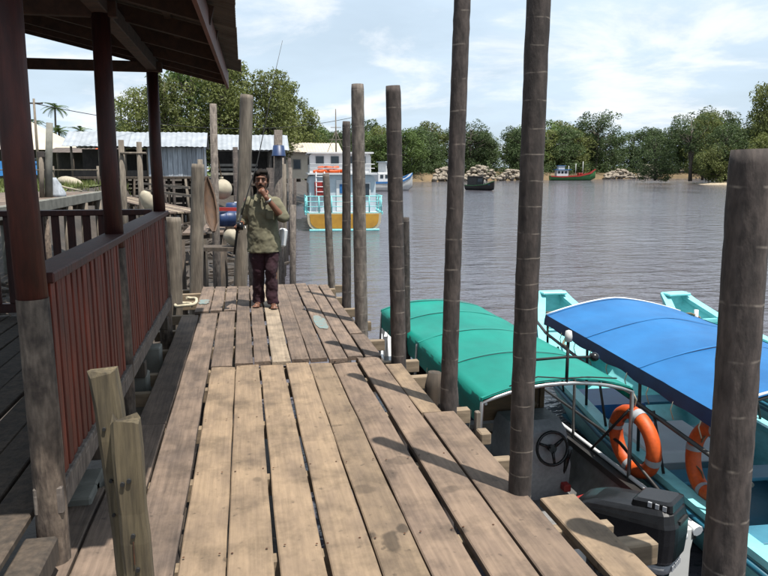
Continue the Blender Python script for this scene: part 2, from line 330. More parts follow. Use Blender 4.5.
    def loft(s, secs, closed=False, smooth=True, cap=False):
        n = len(secs[0]); vs = [p for q in secs for p in q]; fs = []
        for i in range(len(secs) - 1):
            for k in range(n if closed else n - 1):
                fs.append((i * n + k, i * n + (k + 1) % n, (i + 1) * n + (k + 1) % n, (i + 1) * n + k))
        s.add(vs, fs, smooth)
        if cap:
            o = len(s.v) - len(vs); m = len(vs) - n
            s.f += [tuple(o + n - 1 - k for k in range(n)), tuple(o + m + k for k in range(n))]; s.sm += [False, False]
        return s
    def lathe(s, prof, n=20, c=(0, 0, 0)):
        return s.loft([[(c[0] + r * math.cos(2 * PI * k / n), c[1] + r * math.sin(2 * PI * k / n), c[2] + z) for k in range(n)] for r, z in prof], closed=True)
    def mesh(s, name, mat):
        me = bpy.data.meshes.new(name); me.from_pydata(s.v, [], s.f)
        me.polygons.foreach_set('use_smooth', s.sm); me.materials.append(MATS[mat]); me.update(); return me
    def build(s, name, mat, parent=None, loc=None, rot=None, weld=False):
        me = s.mesh(name, mat)
        return link(name, me, parent, loc, rot)

def link(name, me, parent=None, loc=None, rot=None):
    o = bpy.data.objects.new(name, me); COL.objects.link(o)
    if parent: o.parent = parent
    if loc is not None: o.location = loc
    if rot is not None: o.rotation_euler = rot
    return o
def tag(o, label, cat, group=None):
    o['label'] = label; o['category'] = cat
    if group: o['group'] = group
    return o
def thing(name, label, cat, loc=(0, 0, 0), rz=0, group=None):
    o = bpy.data.objects.new(name, None); COL.objects.link(o); o.location = loc; o.rotation_euler = (0, 0, rz); o.empty_display_size = .2
    return tag(o, label, cat, group)
def struct(o): o['kind'] = 'structure'; return o
def copy_tree(root, label):
    kids = {}
    for o in COL.objects:
        if o.parent: kids.setdefault(o.parent, []).append(o)
    def rec(o, par):
        c = o.copy(); COL.objects.link(c); c.parent = par
        for k in kids.get(o, []): rec(k, c)
        return c
    r = rec(root, None); r['label'] = label; return r
def ss(a, b, x):
    t = min(1, max(0, (x - a) / (b - a))); return t * t * (3 - 2 * t)
ORD = ['leftmost', 'second', 'third', 'fourth', 'fifth', 'sixth', 'seventh', 'eighth', 'ninth', 'tenth', 'eleventh', 'twelfth', 'thirteenth', 'fourteenth', 'fifteenth',
       'sixteenth', 'seventeenth', 'eighteenth', 'nineteenth', 'twentieth'] + ['twenty-' + w for w in ('first', 'second', 'third', 'fourth', 'fifth', 'sixth', 'seventh', 'eighth', 'ninth')] + ['thirtieth'] + \
      ['thirty-' + w for w in ('first', 'second', 'third', 'fourth', 'fifth', 'sixth', 'seventh', 'eighth', 'ninth')] + ['fortieth'] + ['forty-' + w for w in ('first', 'second', 'third', 'fourth', 'fifth', 'sixth', 'seventh', 'eighth', 'ninth')] + ['fiftieth'] + ['fifty-' + w for w in ('first', 'second', 'third', 'fourth', 'fifth', 'sixth', 'seventh', 'eighth', 'ninth')] + ['sixtieth'] + ['sixty-' + w for w in ('first', 'second', 'third', 'fourth', 'fifth', 'sixth', 'seventh', 'eighth', 'ninth')]

# ================================================================== SETTING
w = MB(); w.add([(-2500, -400, WATER_Z), (3500, -400, WATER_Z), (3500, 5000, WATER_Z), (-2500, 5000, WATER_Z)], [(0, 1, 2, 3)])
struct(w.build('river_water', 'river_water'))

# left bank: mud, extended under the jetty to darken the board gaps, rising to grass further back
def edge_x(y):
    pts = [(-60, 1.5), (9.3, 1.35), (10.6, .25), (12, .1), (20, .55), (30, 1.2), (40, 2.2), (60, 3.0), (80, 8), (120, 16), (170, 21), (215, 30)]
    for (a, xa), (b, xb) in zip(pts, pts[1:]):
        if y <= b: return xa + (xb - xa) * (y - a) / (b - a)
    return pts[-1][1]
def bank_z(x, y):
    e = edge_x(y); d = e - x; dg = d - 5.5 * ss(42.5, 45, y)
    z = -2.5 + .75 * ss(-.2, 1.6, d)
    inland = ss(7.0, 9.0, dg) * ss(21, 34, y) + ss(47, 58, y) * ss(2, 8, d) * (1 - ss(7.0, 9.0, dg) * ss(21, 34, y))
    z += 2.55 * inland
    return z + .10 * mnoise.noise(Vector((x * .6, y * .6, 0))) + .05 * mnoise.noise(Vector((x * 2.1, y * 2.1, 3)))
ys = [-60, -30, -12, -4] + [i * 1.0 for i in range(0, 66)] + [70, 76, 84, 92, 100, 115, 130, 150, 170, 190, 215]
ds = [-.6, -.1, .4, .9, 1.5, 2.2, 3, 4, 5, 6, 7, 8, 9, 10, 12, 14, 17, 20, 26, 35, 50, 80, 150, 400, 1500]
mud = MB(); grass = MB()
grid = [[(edge_x(y) - d, y, bank_z(edge_x(y) - d, y)) for d in ds] for y in ys]
mud.loft(grid); struct(mud.build('mud_bank', 'mud'))
gg = [[(edge_x(y) - d, y, bank_z(edge_x(y) - d, y) + .05 + .02 * R.random()) for d in [max(q, 9 if y < 44 else 15.0 + .01 * q) for q in ds if q >= 9]] for y in ys if y >= 29]
grass.loft(gg); struct(grass.build('grass_ground', 'grass_ground'))

def bank(name, poly, prof, mat):
    """land strip behind a shoreline; prof = (offset inland, z)"""
    P = [Vector((x, y, 0)) for x, y in poly]
    fine = []
    for a, b in zip(P, P[1:]):
        n = max(2, int((b - a).length / 6))
        for i in range(n): fine.append(a.lerp(b, i / n))
    fine.append(P[-1]); rows = []
    for i, p in enumerate(fine):
        d = (fine[min(i + 1, len(fine) - 1)] - fine[max(i - 1, 0)]).normalized(); nrm = Vector((-d.y, d.x, 0))
        p = p + nrm * (1.6 * mnoise.noise(Vector((p.x * .07, p.y * .07, 0))))
        rows.append([tuple(p + nrm * o + Vector((0, 0, z + (.25 * mnoise.noise(Vector((p.x * .2, o * .3, 2))) if 0 < o < 60 else 0)))) for o, z in prof])
    m = MB().loft(rows); return struct(m.build(name, mat))
FAR = [(14, 190), (24, 199), (47, 210), (74, 225), (113, 241), (140, 260), (167, 277), (201, 272), (240, 262), (330, 255), (700, 240)]
bank('far_bank', FAR, [(-2, -2.6), (0, -1.98), (.6, -1.2), (2.5, -.2), (6, .5), (14, 1.1), (40, 1.8), (200, 3), (2500, 4)], 'earth_bank')
SPIT = [(600, 60), (260, 108), (160, 132), (124, 148), (113, 160), (117, 168), (150, 190), (260, 250)][::-1]
bank('sand_spit', SPIT[::-1][::-1], [(-1.5, -2.5), (0, -1.99), (2, -1.75), (7, -1.35), (14, -.9), (26, -.3), (40, -.2)], 'sand')

# ================================================================== JETTY
jetty = thing('jetty', 'long weathered timber boardwalk running from the foreground out to the man', 'jetty')
def plank_mesh(wd, ln, th, seed, segs=10):
    """one board along +Y, worn edges, slightly bowed and crooked ends"""
    r = random.Random(seed); secs = []
    bow = r.uniform(-.006, .006); c0, c1 = r.uniform(-.012, .012), r.uniform(-.012, .012); cup = r.uniform(-.002, .003); tw = r.uniform(-.004, .004)
    for i in range(segs + 1):
        t = i / segs; x0 = -wd / 2 + r.uniform(-.0035, .0035) + bow * math.sin(PI * t); x1 = wd / 2 + r.uniform(-.0035, .0035) + bow * math.sin(PI * t)
        sk0 = (c0 if i == 0 else c1 if i == segs else 0); y = t * ln; dz = tw * (t - .5) + r.uniform(-.0012, .0012)
        c = .005
        secs.append([(x0, y + sk0, -th), (x0 - .001, y + sk0, -c + dz), (x0 + c, y + sk0, dz), (0, y, cup + dz), (x1 - c, y - sk0, dz), (x1 + .001, y - sk0, -c + dz), (x1, y - sk0, -th)])
    m = MB().loft(secs, closed=True, smooth=False, cap=True); return m
pk = 0
def plank(x0, x1, y0, y1, z=0.0, mat='deck_wood', rot=0.0, gap=.012):
    global pk; pk += 1
    m = plank_mesh(x1 - x0 - gap, y1 - y0, .038, 100 + pk, max(4, int((y1 - y0) * 3)))
    o = m.build('plank', mat, jetty, ((x0 + x1) / 2, y0, z + R.uniform(-.003, .003)), (R.uniform(-.0008, .0008), R.uniform(-.006, .006), rot + R.uniform(-.0012, .0012)))
    return o
# near run of boards (gaps measured from the picture), camera stands on them
for x0, x1, ye, mt, gp in ((-.33, -.125, 5.92, 'deck_wood', .010), (-.125, .082, 5.92, 'deck_wood', .016), (.082, .292, 5.90, 'deck_wood', .020), (.292, .50, 5.90, 'deck_wood', .014),
                       (.50, .71, 5.87, 'deck_wood', .020), (.71, .925, 5.84, 'deck_wood_pink', .018)):
    plank(x0, x1, -1.4, ye, 0, mt, 0, gp)
plank(-.545, -.335, -1.0, 3.3, 0, 'deck_wood_grey'); plank(-.545, -.335, 3.31, 8.28, 0, 'deck_wood_grey')
plank(-.76, -.55, -1.3, 4.6, -.004, 'deck_wood_grey'); plank(-.75, -.55, 4.62, 8.2, -.004, 'deck_wood_grey')
plank(-.97, -.77, .2, 3.7, -.004, 'deck_wood_grey')
plank(-.33, -.14, 5.94, 8.30, .004, 'deck_wood_grey')
# far run, laid on top of the joists with its near ends a little proud
fx = [-.125, .035, .185, .355, .52, .685, .85]
for i, (x0, x1) in enumerate(zip(fx, fx[1:])):
    plank(x0, x1, 5.93 + (.0, .0, -.02, .01, .03, -.03)[i], 10.08 + R.uniform(-.06, .06), .020 + .004 * (i % 2), ('deck_wood_grey', 'deck_wood_grey', 'deck_wood_pale', 'deck_wood_grey', 'deck_wood_grey', 'deck_wood_grey')[i], .0, .012 + .006 * (i % 3 == 1))
for x0, x1 in ((-.62, -.45), (-.44, -.29), (-.28, -.13)):
    plank(x0, x1, 8.34, 10.1 + R.uniform(-.05, .05), .012, 'deck_wood_grey')
plank(.855, 1.01, 6.0, 10.05, .012, 'deck_wood_grey', 0, .02)
plank(1.015, 1.15, 6.9, 10.0, .008, 'deck_wood_grey')
# right hand boards of the near run
plank(.93, 1.14, -1.0, 5.97, .002, 'deck_wood_pink', 0, .016); plank(.935, 1.0, 5.85, 5.98, .003, 'deck_wood_grey')
plank(1.145, 1.385, -.8, 4.45, .0, 'deck_wood_pink', 0, .020); plank(1.145, 1.30, 4.47, 5.72, .0, 'deck_wood'); plank(1.02, 1.17, 5.99, 6.88, .004, 'deck_wood_grey')
plank(1.435, 1.64, 1.0, 3.14, -.004, 'deck_wood', 0, .015)
# joists across; nail heads where boards cross them
NAILS = MB()
for i, y in enumerate([-.6, .3, 1.2, 2.05, 2.9, 3.75, 4.6, 5.45, 5.95, 6.75, 7.6, 8.4, 9.25, 9.9, 10.22]):
    x1 = {2.9: 1.70, 3.75: 1.52, 4.6: 1.54, 5.45: 1.47, 6.75: 1.34, 7.6: 1.36, 8.4: 1.38, 9.25: 1.28, 9.9: 1.25, 10.22: 1.42}.get(y, 1.5)
    x0 = -1.0 if y > 8 else -.98
    if y > 9: x0 = -1.05
    m = MB().cbox((x0, -.035, -.145), (x1, .035, -.040), .005)
    m.build('joist', 'new_timber', jetty, (0, y, 0), (0, R.uniform(-.004, .004), R.uniform(-.012, .012)))
MB().cbox((1.50, -.05, -.13), (1.80, .05, -.02), .008).build('joist', 'new_timber', jetty, (0, 2.62, 0), (0, 0, .04))
def nails(x0, x1, y, z):
    for x in (x0 + .035, x1 - .035):
        xx, yy = x + R.uniform(-.012, .012), y + R.uniform(-.015, .015); NAILS.add([(xx + .0058 * math.cos(2 * PI * k / 7), yy + .0058 * math.sin(2 * PI * k / 7), z + .004) for k in range(7)], [tuple(range(7))])
for y in (2.05, 2.9, 3.75, 4.6, 5.45, 5.88):
    for x0, x1 in ((-.33, -.125), (-.125, .082), (.082, .292), (.292, .50), (.50, .71), (.71, .925), (.93, 1.14)): nails(x0, x1, y, .003)
for y in (5.99, 6.75, 7.6, 8.4, 9.25, 9.9):
    for x0, x1 in zip(fx, fx[1:]): nails(x0, x1, y, .0285)
o = NAILS.build('nail_heads', 'rust', jetty); o['kind'] = 'stuff'
for x in (-.62, 1.22):
    MB().cbox((x - .05, -1.2, -.27), (x + .05, 10.25, -.148), .006).build('stringer', 'dark_timber', jetty)
for x in (-.62, 1.22):
    for y in (.5, 2.6, 4.85, 6.95, 9.0, 10.1):
        MB().tube([(x, y, -2.9), (x + .02, y, -1.5), (x, y, -.27)], [.075, .07, .07], 10).build('pile', 'pole_bark', jetty)
# upright cleat and edge blocks on the outer side
MB().cbox((1.40, 3.95, -.05), (1.47, 4.05, .03), .008).build('edge_block', 'new_timber', jetty)
MB().cbox((1.44, 4.17, -.30), (1.475, 4.21, .09), .006).build('cleat', 'pole_pale', jetty)
MB().tube([(1.43, 5.18, -1.4), (1.43, 5.18, -.05), (1.44, 5.18, .07)], [.075, .07, .055], 9).build('stub_pile', 'dark_timber', jetty)
MB().tube([(1.53, 5.02, -1.4), (1.53, 5.02, -.1), (1.525, 5.02, .03)], [.065, .06, .05], 9).build('stub_pile', 'pole_bark', jetty)
# faded turquoise paint left on two boards
def patch(x, y, sx, sy, z, seed):
    r = random.Random(seed); n = 18; pts = [(0, 0, 0)]
    for k in range(n):
        t = 2 * PI * k / n; e = (abs(math.cos(t)) ** 4 + abs(math.sin(t)) ** 4) ** -.25 * r.uniform(.78, 1.05); pts.append((sx * e * math.cos(t), sy * e * math.sin(t), 0))
    MB().add(pts, [(0, k, k % n + 1) for k in range(1, n + 1)]).build('paint_patch', 'cyan_paint', jetty, (x, y, z))
patch(-.535, 8.92, .066, .17, .0185, 1); patch(.765, 7.42, .066, .36, .0275, 2)

# ================================================================== MOORING POLES
def pole(label, base, top, r0, r1, mat='pole_bark', bend=.02, name='mooring_pole', foot=-2.6, seed=0, cat='pole', group='palm trunk poles along the jetty'):
    """base/top: points on the axis at deck level and at the top; the foot runs on down into the mud"""
    r = random.Random(seed + 11); b = Vector(base); t = Vector(top); d = (t - b); L0 = d.length; d.normalize()
    f = b - d * ((b.z - foot) / d.z); L1 = (t - f).length; n = int(L1 / .055) + 2; pts = []; rad = []; side = Vector((r.uniform(-1, 1), r.uniform(-1, 1), 0)).normalized()
    off = r.random(); 
    for i in range(n):
        u = i / (n - 1); p = f.lerp(t, u) + side * bend * math.sin(PI * u * r.choice((1.0,))) + Vector((r.uniform(-1, 1), r.uniform(-1, 1), 0)) * .0015
        rr = r0 + (r1 - r0) * u; z = u * L1; q = (z / .165 + off) % 1.0
        rr *= 1 + .010 * (1 if q < .16 else 0) + r.uniform(-.006, .006); pts.append(p - f); rad.append(rr)
    rad[-1] *= .93
    o = MB().tube(pts, rad, 16).build(name, mat, None, f)
    return tag(o, label, cat, group)
pole('thick dark pole at the right edge of the picture, nearest the camera, top showing', (1.90, 2.33, 0), (1.855, 2.33, 1.725), .088, .078, bend=.01, seed=1)
pole('dark pole left of the steering wheel and outboard motor, top out of the picture', (1.365, 3.20, 0), (1.365, 3.20, 2.95), .062, .055, bend=.012, seed=2)
pole('tall pole at the near corner of the green canopy, top out of the picture', (1.395, 4.59, 0), (1.435, 4.59, 3.05), .064, .054, bend=.015, seed=3)
pole('dark pole before the far end of the green canopy, flat top below the treetops', (1.28, 5.84, 0), (1.235, 5.84, 2.335), .070, .064, bend=.012, seed=4)
pole('tallest light grey pole in front of the yellow sterned ferry', (1.235, 7.44, 0), (1.195, 7.44, 2.53), .076, .068, 'pole_bark_grey', bend=.012, seed=5)
pole('thinner dark pole just left of and behind the tall grey one before the ferry', (1.25, 8.75, 0), (1.265, 8.75, 2.24), .070, .050, bend=.02, seed=6)
pole('leaning shorter pole in front of the left half of the ferry stern', (1.25, 10.2, 0), (1.17, 10.2, 1.60), .062, .050, 'pole_bark_grey', bend=.02, seed=7)
pole('short pole in the water, half hidden behind the dark pole by the green canopy', (2.0, 8.64, 0), (1.99, 8.64, 1.06), .060, .052, bend=.02, seed=8)
pole('pale pole directly behind the man at the end of the boardwalk', (-.11, 10.35, 0), (.085, 10.35, 2.69), .105, .092, 'pole_pale', bend=.02, seed=9)
pole('pale pole of man height left of the man at the boardwalk end', (-.68, 10.0, 0), (-.60, 10.0, 1.73), .100, .088, 'pole_pale', bend=.02, seed=10)
pole('stubby pale pole just past the end of the red railing', (-.90, 8.9, 0), (-.86, 8.9, 1.08), .105, .100, 'pole_pale', bend=.01, seed=11)
# ================================================================== SHORT SQUARED POSTS IN THE FOREGROUND
sp = thing('squared_post', 'pair of short squared timber posts bolted together in the left foreground', 'post', (-.43, 2.3, 0))
def rough_post(x0, x1, y0, y1, zt, lean, name, seed):
    r = random.Random(seed); secs = []; nz_ = 14
    for i in range(nz_ + 1):
        z = -.6 + (zt + .6) * i / nz_; ox = lean * (z - .3); c = .012; e = lambda: r.uniform(-.0035, .0035)
        a, b, p, q = x0 + ox + e(), x1 + ox + e(), y0 + e(), y1 + e()
        secs.append([(a + c, p, z), (b - c, p, z), (b, p + c, z), (b, q - c, z), (b - c, q, z), (a + c, q, z), (a, q - c, z), (a, p + c, z)])
    t = secs[-1]; secs[-1] = [(x, y, z + r.uniform(-.022, .016)) for x, y, z in t]
    return MB().loft(secs, closed=True, smooth=False, cap=True).build(name, 'squared_post', sp)
p1 = rough_post(-.034, .050, .004, .09, 1.005, -.066, 'post', 1)
p2 = rough_post(.000, .088, -.075, .0, .865, -.020, 'post', 2)
for (x, z) in ((.02, .66), (.04, .67), (.042, .48), (.05, .36)):
    MB().tube([(x, -.083, z), (x, -.071, z)], .0075, 8).build('bolt_hole', 'black_matte', p2)
for x, z0, z1 in ((.042, .46, .38), (.05, .34, .1)):
    MB().box((x - .002, -.0815, z1), (x + .002, -.0795, z0)).build('rust_streak', 'rust', p2)
for (x, z) in ((-.04, .82), (-.03, .64), (-.028, .52)):
    MB().tube([(x, -.004, z), (x, .008, z)], .006, 8).build('bolt_hole', 'black_matte', p1)

# ================================================================== RED SHELTER
sh = thing('shelter', 'open dark red timber shelter with slatted railing left of the boardwalk', 'shelter', (0, 0, 0))
XR = -.85
for y in (3.0, 4.9, 7.5):
    MB().tube([(XR, y, 1.14), (XR - .01, y, 1.8), (XR, y, 2.70)], [.060, .058, .057], 16).build('post', 'red_paint', sh)
    o = MB().tube([(XR + .01, y, -2.4), (XR, y, -.3), (XR + .006, y, .5), (XR, y, 1.14)], [.070, .065, .064, .062], 16).build('post_base', 'bare_trunk', sh)
    o['label'] = 'unpainted grey lower length of the post'
for y in (2.9, 5.0, 7.5):
    MB().tube([(-4.35, y, -2.4), (-4.35, y, 2.72)], .07, 12).build('post', 'red_paint', sh)
MB().cbox((XR - .05, 2.40, 2.62), (XR + .05, 7.68, 2.735), .006).build('top_plate', 'rafter_wood', sh)
MB().cbox((-4.4, 2.40, 2.62), (-4.3, 7.68, 2.735), .006).build('top_plate', 'rafter_wood', sh)
zr = lambda x: 2.655 - .235 * x if x > -2.6 else 2.655 + .235 * (x + 5.2)     # roof plane
for y in (2.95, 4.9, 7.46):
    MB().cbox((-4.42, y - .03, 2.60), (XR + .10, y + .03, 2.70), .005).build('tie_beam', 'rafter_wood', sh)
for y in (2.42, 3.2, 4.0, 4.8, 5.6, 6.4, 7.2, 7.70):
    MB().bar((-.16, y, zr(-.16) - .075), (-2.58, y, zr(-2.58) - .075), .05, .11, (0, 0, 1)).build('rafter', 'rafter_wood', sh)
    MB().bar((-5.04, y, zr(-5.04) - .075), (-2.62, y, zr(-2.62) - .075), .05, .11, (0, 0, 1)).build('rafter', 'rafter_wood', sh)
for x in (-.5, -1.2, -1.9, -3.3, -4.0, -4.7):
    MB().bar((x, 2.36, zr(x) - .018), (x, 7.76, zr(x) - .018), .05, .03).build('batten', 'rafter_wood', sh)
MB().bar((-.245, 2.34, 2.575), (-.130, 7.78, 2.575), .025, .165).build('fascia', 'red_fascia', sh)
MB().bar((-5.06, 2.34, 2.575), (-5.06, 7.78, 2.575), .025, .165).build('fascia', 'red_fascia', sh)
for y in (2.345, 7.775):
    MB().bar((-.13, y, zr(-.13) - .085), (-2.6, y, zr(-2.6) - .085), .022, .15).build('bargeboard', 'rafter_wood', sh)
    MB().bar((-5.07, y, zr(-5.07) - .085), (-2.6, y, zr(-2.6) - .085), .022, .15).build('bargeboard', 'rafter_wood', sh)
def corrugated(wd, ln, amp=.009, pitch=.076):
    """sheet: ridges run along X (down the slope), width along Y"""
    n = int(wd / pitch) * 4; top = []; 
    for i in range(n + 1):
        y = wd * i / n; z = amp * math.sin(2 * PI * y / pitch); top.append([(0, y, z), (ln / 2, y, z), (ln, y, z)])
    m = MB().loft(top); bot = [[(x, y, z - .004) for x, y, z in q] for q in top]; m.loft([q[::-1] for q in bot])
    e = [[a[0], b[0]] for a, b in zip(top, bot)]; m.loft(e); e = [[a[-1], b[-1]] for a, b in zip(top, bot)]; m.loft(e)
    return m
rs = corrugated(.80, 2.64).mesh('roof_sheet', 'roof_rust'); sl = math.atan(.235)
for i in range(7):
    y = 2.35 + i * .772
    link('roof_sheet', rs, sh, (.012 + R.uniform(-.015, .015) - .05 * (6 - i) / 6, y, zr(.012) + .016 + .003 * (i % 2)), (0, PI + sl, 0)).scale = (1, 1, -1)
    link('roof_sheet', rs, sh, (-5.21, y, zr(-5.21) + .016 + .003 * (i % 2)), (0, -sl, 0))
MB().loft([[(-2.8, y, 3.235), (-2.6, y, 3.30), (-2.4, y, 3.235)] for y in (2.34, 7.78)], smooth=False).build('ridge_cap', 'roof_rust', sh)
# railing along the boardwalk
MB().cbox((XR - .075, 3.05, 1.19), (XR + .075, 7.62, 1.235), .006).build('rail_cap', 'red_paint', sh)
MB().cbox((XR - .03, 3.06, 1.10), (XR + .022, 7.45, 1.188), .005).build('top_rail', 'red_paint', sh)
MB().cbox((XR - .05, 2.95, .225), (XR + .065, 7.62, .345), .006).build('bottom_rail', 'pole_bark_grey', sh)
sm_ = [MB().cbox((0, -.034, 0), (.018, .034, .86 + .01 * k), .003).mesh('slat', 'red_slat') for k in range(3)]
y = 3.13
while y < 7.44:
    if abs(y - 4.9) > .11: link('slat', R.choice(sm_), sh, (XR + .026 + R.uniform(-.003, .004), y, .335), (R.uniform(-.008, .008), 0, R.uniform(-.03, .03)))
    y += .1
MB().cbox((XR - .045, 7.53, .2), (XR + .05, 7.60, 1.19), .005).build('end_board', 'pole_bark_grey', sh)
# railing across the far end and along the back
for nm, a, b in (('rail_cap', (-4.35, 7.43, 1.20), (XR - .08, 7.57, 1.255)),):
    MB().cbox(a, b, .006).build(nm, 'red_paint', sh)
MB().cbox((-4.35, 7.46, .24), (XR - .08, 7.54, .33), .006).build('bottom_rail', 'red_paint', sh)
bm_ = MB().cbox((-.036, -.016, 0), (.036, .016, .87), .004).mesh('baluster', 'red_paint')
x = -1.12
while x > -4.3: link('baluster', bm_, sh, (x, 7.5, .33)); x -= .147
MB().cbox((-4.41, 2.6, 1.20), (-4.29, 7.42, 1.255), .006).build('rail_cap', 'red_paint', sh)
y = 2.8
while y < 7.4: link('baluster', bm_, sh, (-4.35, y, .33), (0, 0, PI / 2)); y += .147
# floor of the shelter
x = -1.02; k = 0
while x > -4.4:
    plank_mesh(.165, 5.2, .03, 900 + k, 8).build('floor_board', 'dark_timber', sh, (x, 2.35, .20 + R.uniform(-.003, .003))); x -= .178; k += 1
for y in (2.5, 4.0, 5.6, 7.3):
    MB().cbox((-4.45, y - .05, .045), (-.80, y + .05, .168), .006).build('floor_joist', 'dark_timber', sh)
for y in (3.75, 5.7, 6.6):
    MB().cbox((-1.0, y - .10, -2.2), (-.80, y + .10, .043), .01).build('footing', 'concrete', sh)
MB().cbox((-.98, 3.5, -.55), (-.80, 3.72, .035), .01).build('footing', 'concrete', sh)
MB().cbox((-.93, 2.45, .05), (-.80, 2.9, .16), .01).build('step_block', 'dark_timber', sh)

# cream rope thrown down beside the boardwalk
pts = []
for k in range(40):
    t = k / 39; a = t * 2.0 * PI * 1.35
    pts.append((-.80 + .12 * math.cos(a) * (1 - .2 * t) + .10 * t, 8.75 + .20 * math.sin(a) + .18 * t, -.005 + .05 * t + .008 * math.sin(3 * a)))
tag(MB().tube(pts, .019, 8).build('rope', 'rope_cream'), 'thick cream rope looped beside the boardwalk past the red railing', 'rope')

# ================================================================== BOATS BESIDE THE JETTY
def hull(parent, st, mat_out, mat_in, t=.05, closed_bow=True):
    """st: (y, half beam at gunwale, half beam at chine, z gunwale, z chine, z keel)"""
    def sec(q, d):
        y, b, c, zg, zc, zk = q; b = max(.02, b - d); c = max(.015, c - d)
        return [(-b, y, zg), (-(b * .45 + c * .55) - .02 * (d == 0), y, (zg * .4 + zc * .6)), (-c, y, zc + d), (-c * .5, y, (zc + zk) / 2 + d), (0, y, zk + d),
                (c * .5, y, (zc + zk) / 2 + d), (c, y, zc + d), ((b * .45 + c * .55) + .02 * (d == 0), y, (zg * .4 + zc * .6)), (b, y, zg)]
    o = [sec(q, 0) for q in st]; i = [sec((q[0] + (t if k == 0 else -t if k == len(st) - 1 else 0),) + q[1:], t) for k, q in enumerate(st)]
    m = MB().loft(o); m.add(o[0], [tuple(range(9))]); m.add(o[-1], [tuple(range(8, -1, -1))])
    h = m.build('hull', mat_out, parent)
    n = MB().loft([q[::-1] for q in i]); n.add(i[0], [tuple(range(9))]); n.add(i[-1], [tuple(range(8, -1, -1))])
    n.build('inner_skin', mat_in, parent)
    return h
def gunwale(parent, st, mat, w=.09, h=.045, up=.0):
    for s in (-1, 1):
        secs = []
        for y, b, c, zg, zc, zk in st:
            x0, x1 = s * (b + .02), s * max(.005, b - w)
            secs.append([(x0, y, zg - h), (x0, y, zg + up), (x1, y, zg + up), (x1, y, zg - h)])
        MB().loft(secs, closed=True, smooth=False, cap=True).build('gunwale', mat, parent)
def canopy(parent, x0, x1, y0, y1, ze, crown, mat, rib=1.1, sag=.018, drop=.0, name='canopy', nx=18, seed=0, pw=2.2):
    r = random.Random(seed); secs = []; ny = 44
    for j in range(ny + 1):
        y = y0 + (y1 - y0) * j / ny; row = []
        for i in range(nx + 1):
            u = i / nx; a = 2 * u - 1; z = ze + crown * (1 - abs(a) ** pw)
            ph = (y - y0) / rib; z -= sag * (math.sin(PI * (ph % 1.0))) * (1 - a * a) * 1.0
            z += .018 * mnoise.noise(Vector((a * 1.5, y * 1.6, seed))) * (1 - a ** 4) + .010 * mnoise.noise(Vector((a * 1.2 + y * 1.0, y * 4, seed + 4)))
            row.append((x0 + (x1 - x0) * u, y, z))
        if drop:
            for k, f in enumerate((.5, 1.0)):
                wv = .02 * mnoise.noise(Vector((y * 3, k, seed)))
                row.insert(0, (x0 + .0 + wv * f, y, ze - drop * f)); row.append((x1 + .015 + wv * f, y, ze - drop * f * .45))
        secs.append(row)
    top = MB().loft(secs); top.loft([[(x, y, z - .006) for x, y, z in q][::-1] for q in secs])
    for q in (secs[0], secs[-1]): top.loft([q, [(x, y, z - .006) for x, y, z in q]])
    for k in (0, -1): top.loft([[q[k], (q[k][0], q[k][1], q[k][2] - .006)] for q in secs])
    return top.build(name, mat, parent)
def arch(x0, x1, y, ze, crown, zfoot, xf0, xf1, r=.016, pw=2.2):
    pts = [(xf0, y, zfoot)] + [(x0 + (x1 - x0) * u, y, ze + crown * (1 - abs(2 * u - 1) ** pw) - .03) for u in [k / 12 for k in range(13)]] + [(xf1, y, zfoot)]
    return MB().tube(pts, r, 8)

def rr_sec_(x0, x1, y0, y1, z, c):
    return [(cx + c * math.cos(math.radians(a0 + 30 * k)), cy + c * math.sin(math.radians(a0 + 30 * k)), z) for cx, cy, a0 in ((x1 - c, y1 - c, 0), (x0 + c, y1 - c, 90), (x0 + c, y0 + c, 180), (x1 - c, y0 + c, 270)) for k in range(4)]
# ---- boat with green canopy -------------------------------------------------
b1 = thing('motorboat', 'grey motorboat with green canopy and black outboard moored against the boardwalk', 'boat', (2.86, 4.85, WATER_Z), math.radians(1.6))
st1 = [(0, .78, .66, .58, .12, -.10), (.8, .82, .70, .57, .10, -.16), (2.4, .84, .72, .57, .08, -.20), (4.0, .82, .68, .60, .08, -.20), (5.4, .70, .52, .68, .12, -.17), (6.5, .47, .30, .82, .22, -.06), (7.3, .20, .10, .98, .42, .16), (7.65, .05, .03, 1.08, .62, .42)]
hull(b1, st1, 'hull_white', 'hull_grey'); gunwale(b1, st1, 'hull_dark', .10, .06, .012)
for s in (-1, 1):
    MB().tube([(s * (b + .005), y, zg + .035) for y, b, c, zg, zc, zk in st1[:-2]], .022, 8).build('rub_rail', 'white_paint', b1)
MB().box((-.70, .06, .085), (.70, 5.0, .105)).build('floor', 'hull_grey', b1)
MB().loft([[(-.18, 7.25, .975), (.18, 7.25, .975)], [(-.44, 6.45, .825), (.44, 6.45, .825)], [(-.68, 5.4, .685), (.68, 5.4, .685)]], smooth=False).build('foredeck', 'hull_white', b1)
tr = MB().cbox((-.74, -.03, .10), (.74, .05, .64), .012).build('transom', 'hull_white', b1)
for s in (-1, 1):
    MB().tube([(s * .80, -.02, .60), (s * .78, .28, .66), (s * .60, -.08, .62), (s * .42, -.10, .56)], [.05, .045, .05, .045], 8).build('stern_corner', 'white_paint', b1)
MB().cbox((-.72, .20, .38), (.72, .62, .44), .015).build('stern_bench', 'black_matte', b1)
MB().cbox((-.70, .22, .106), (.70, .26, .38), .004).build('bench_front', 'hull_dark', b1)
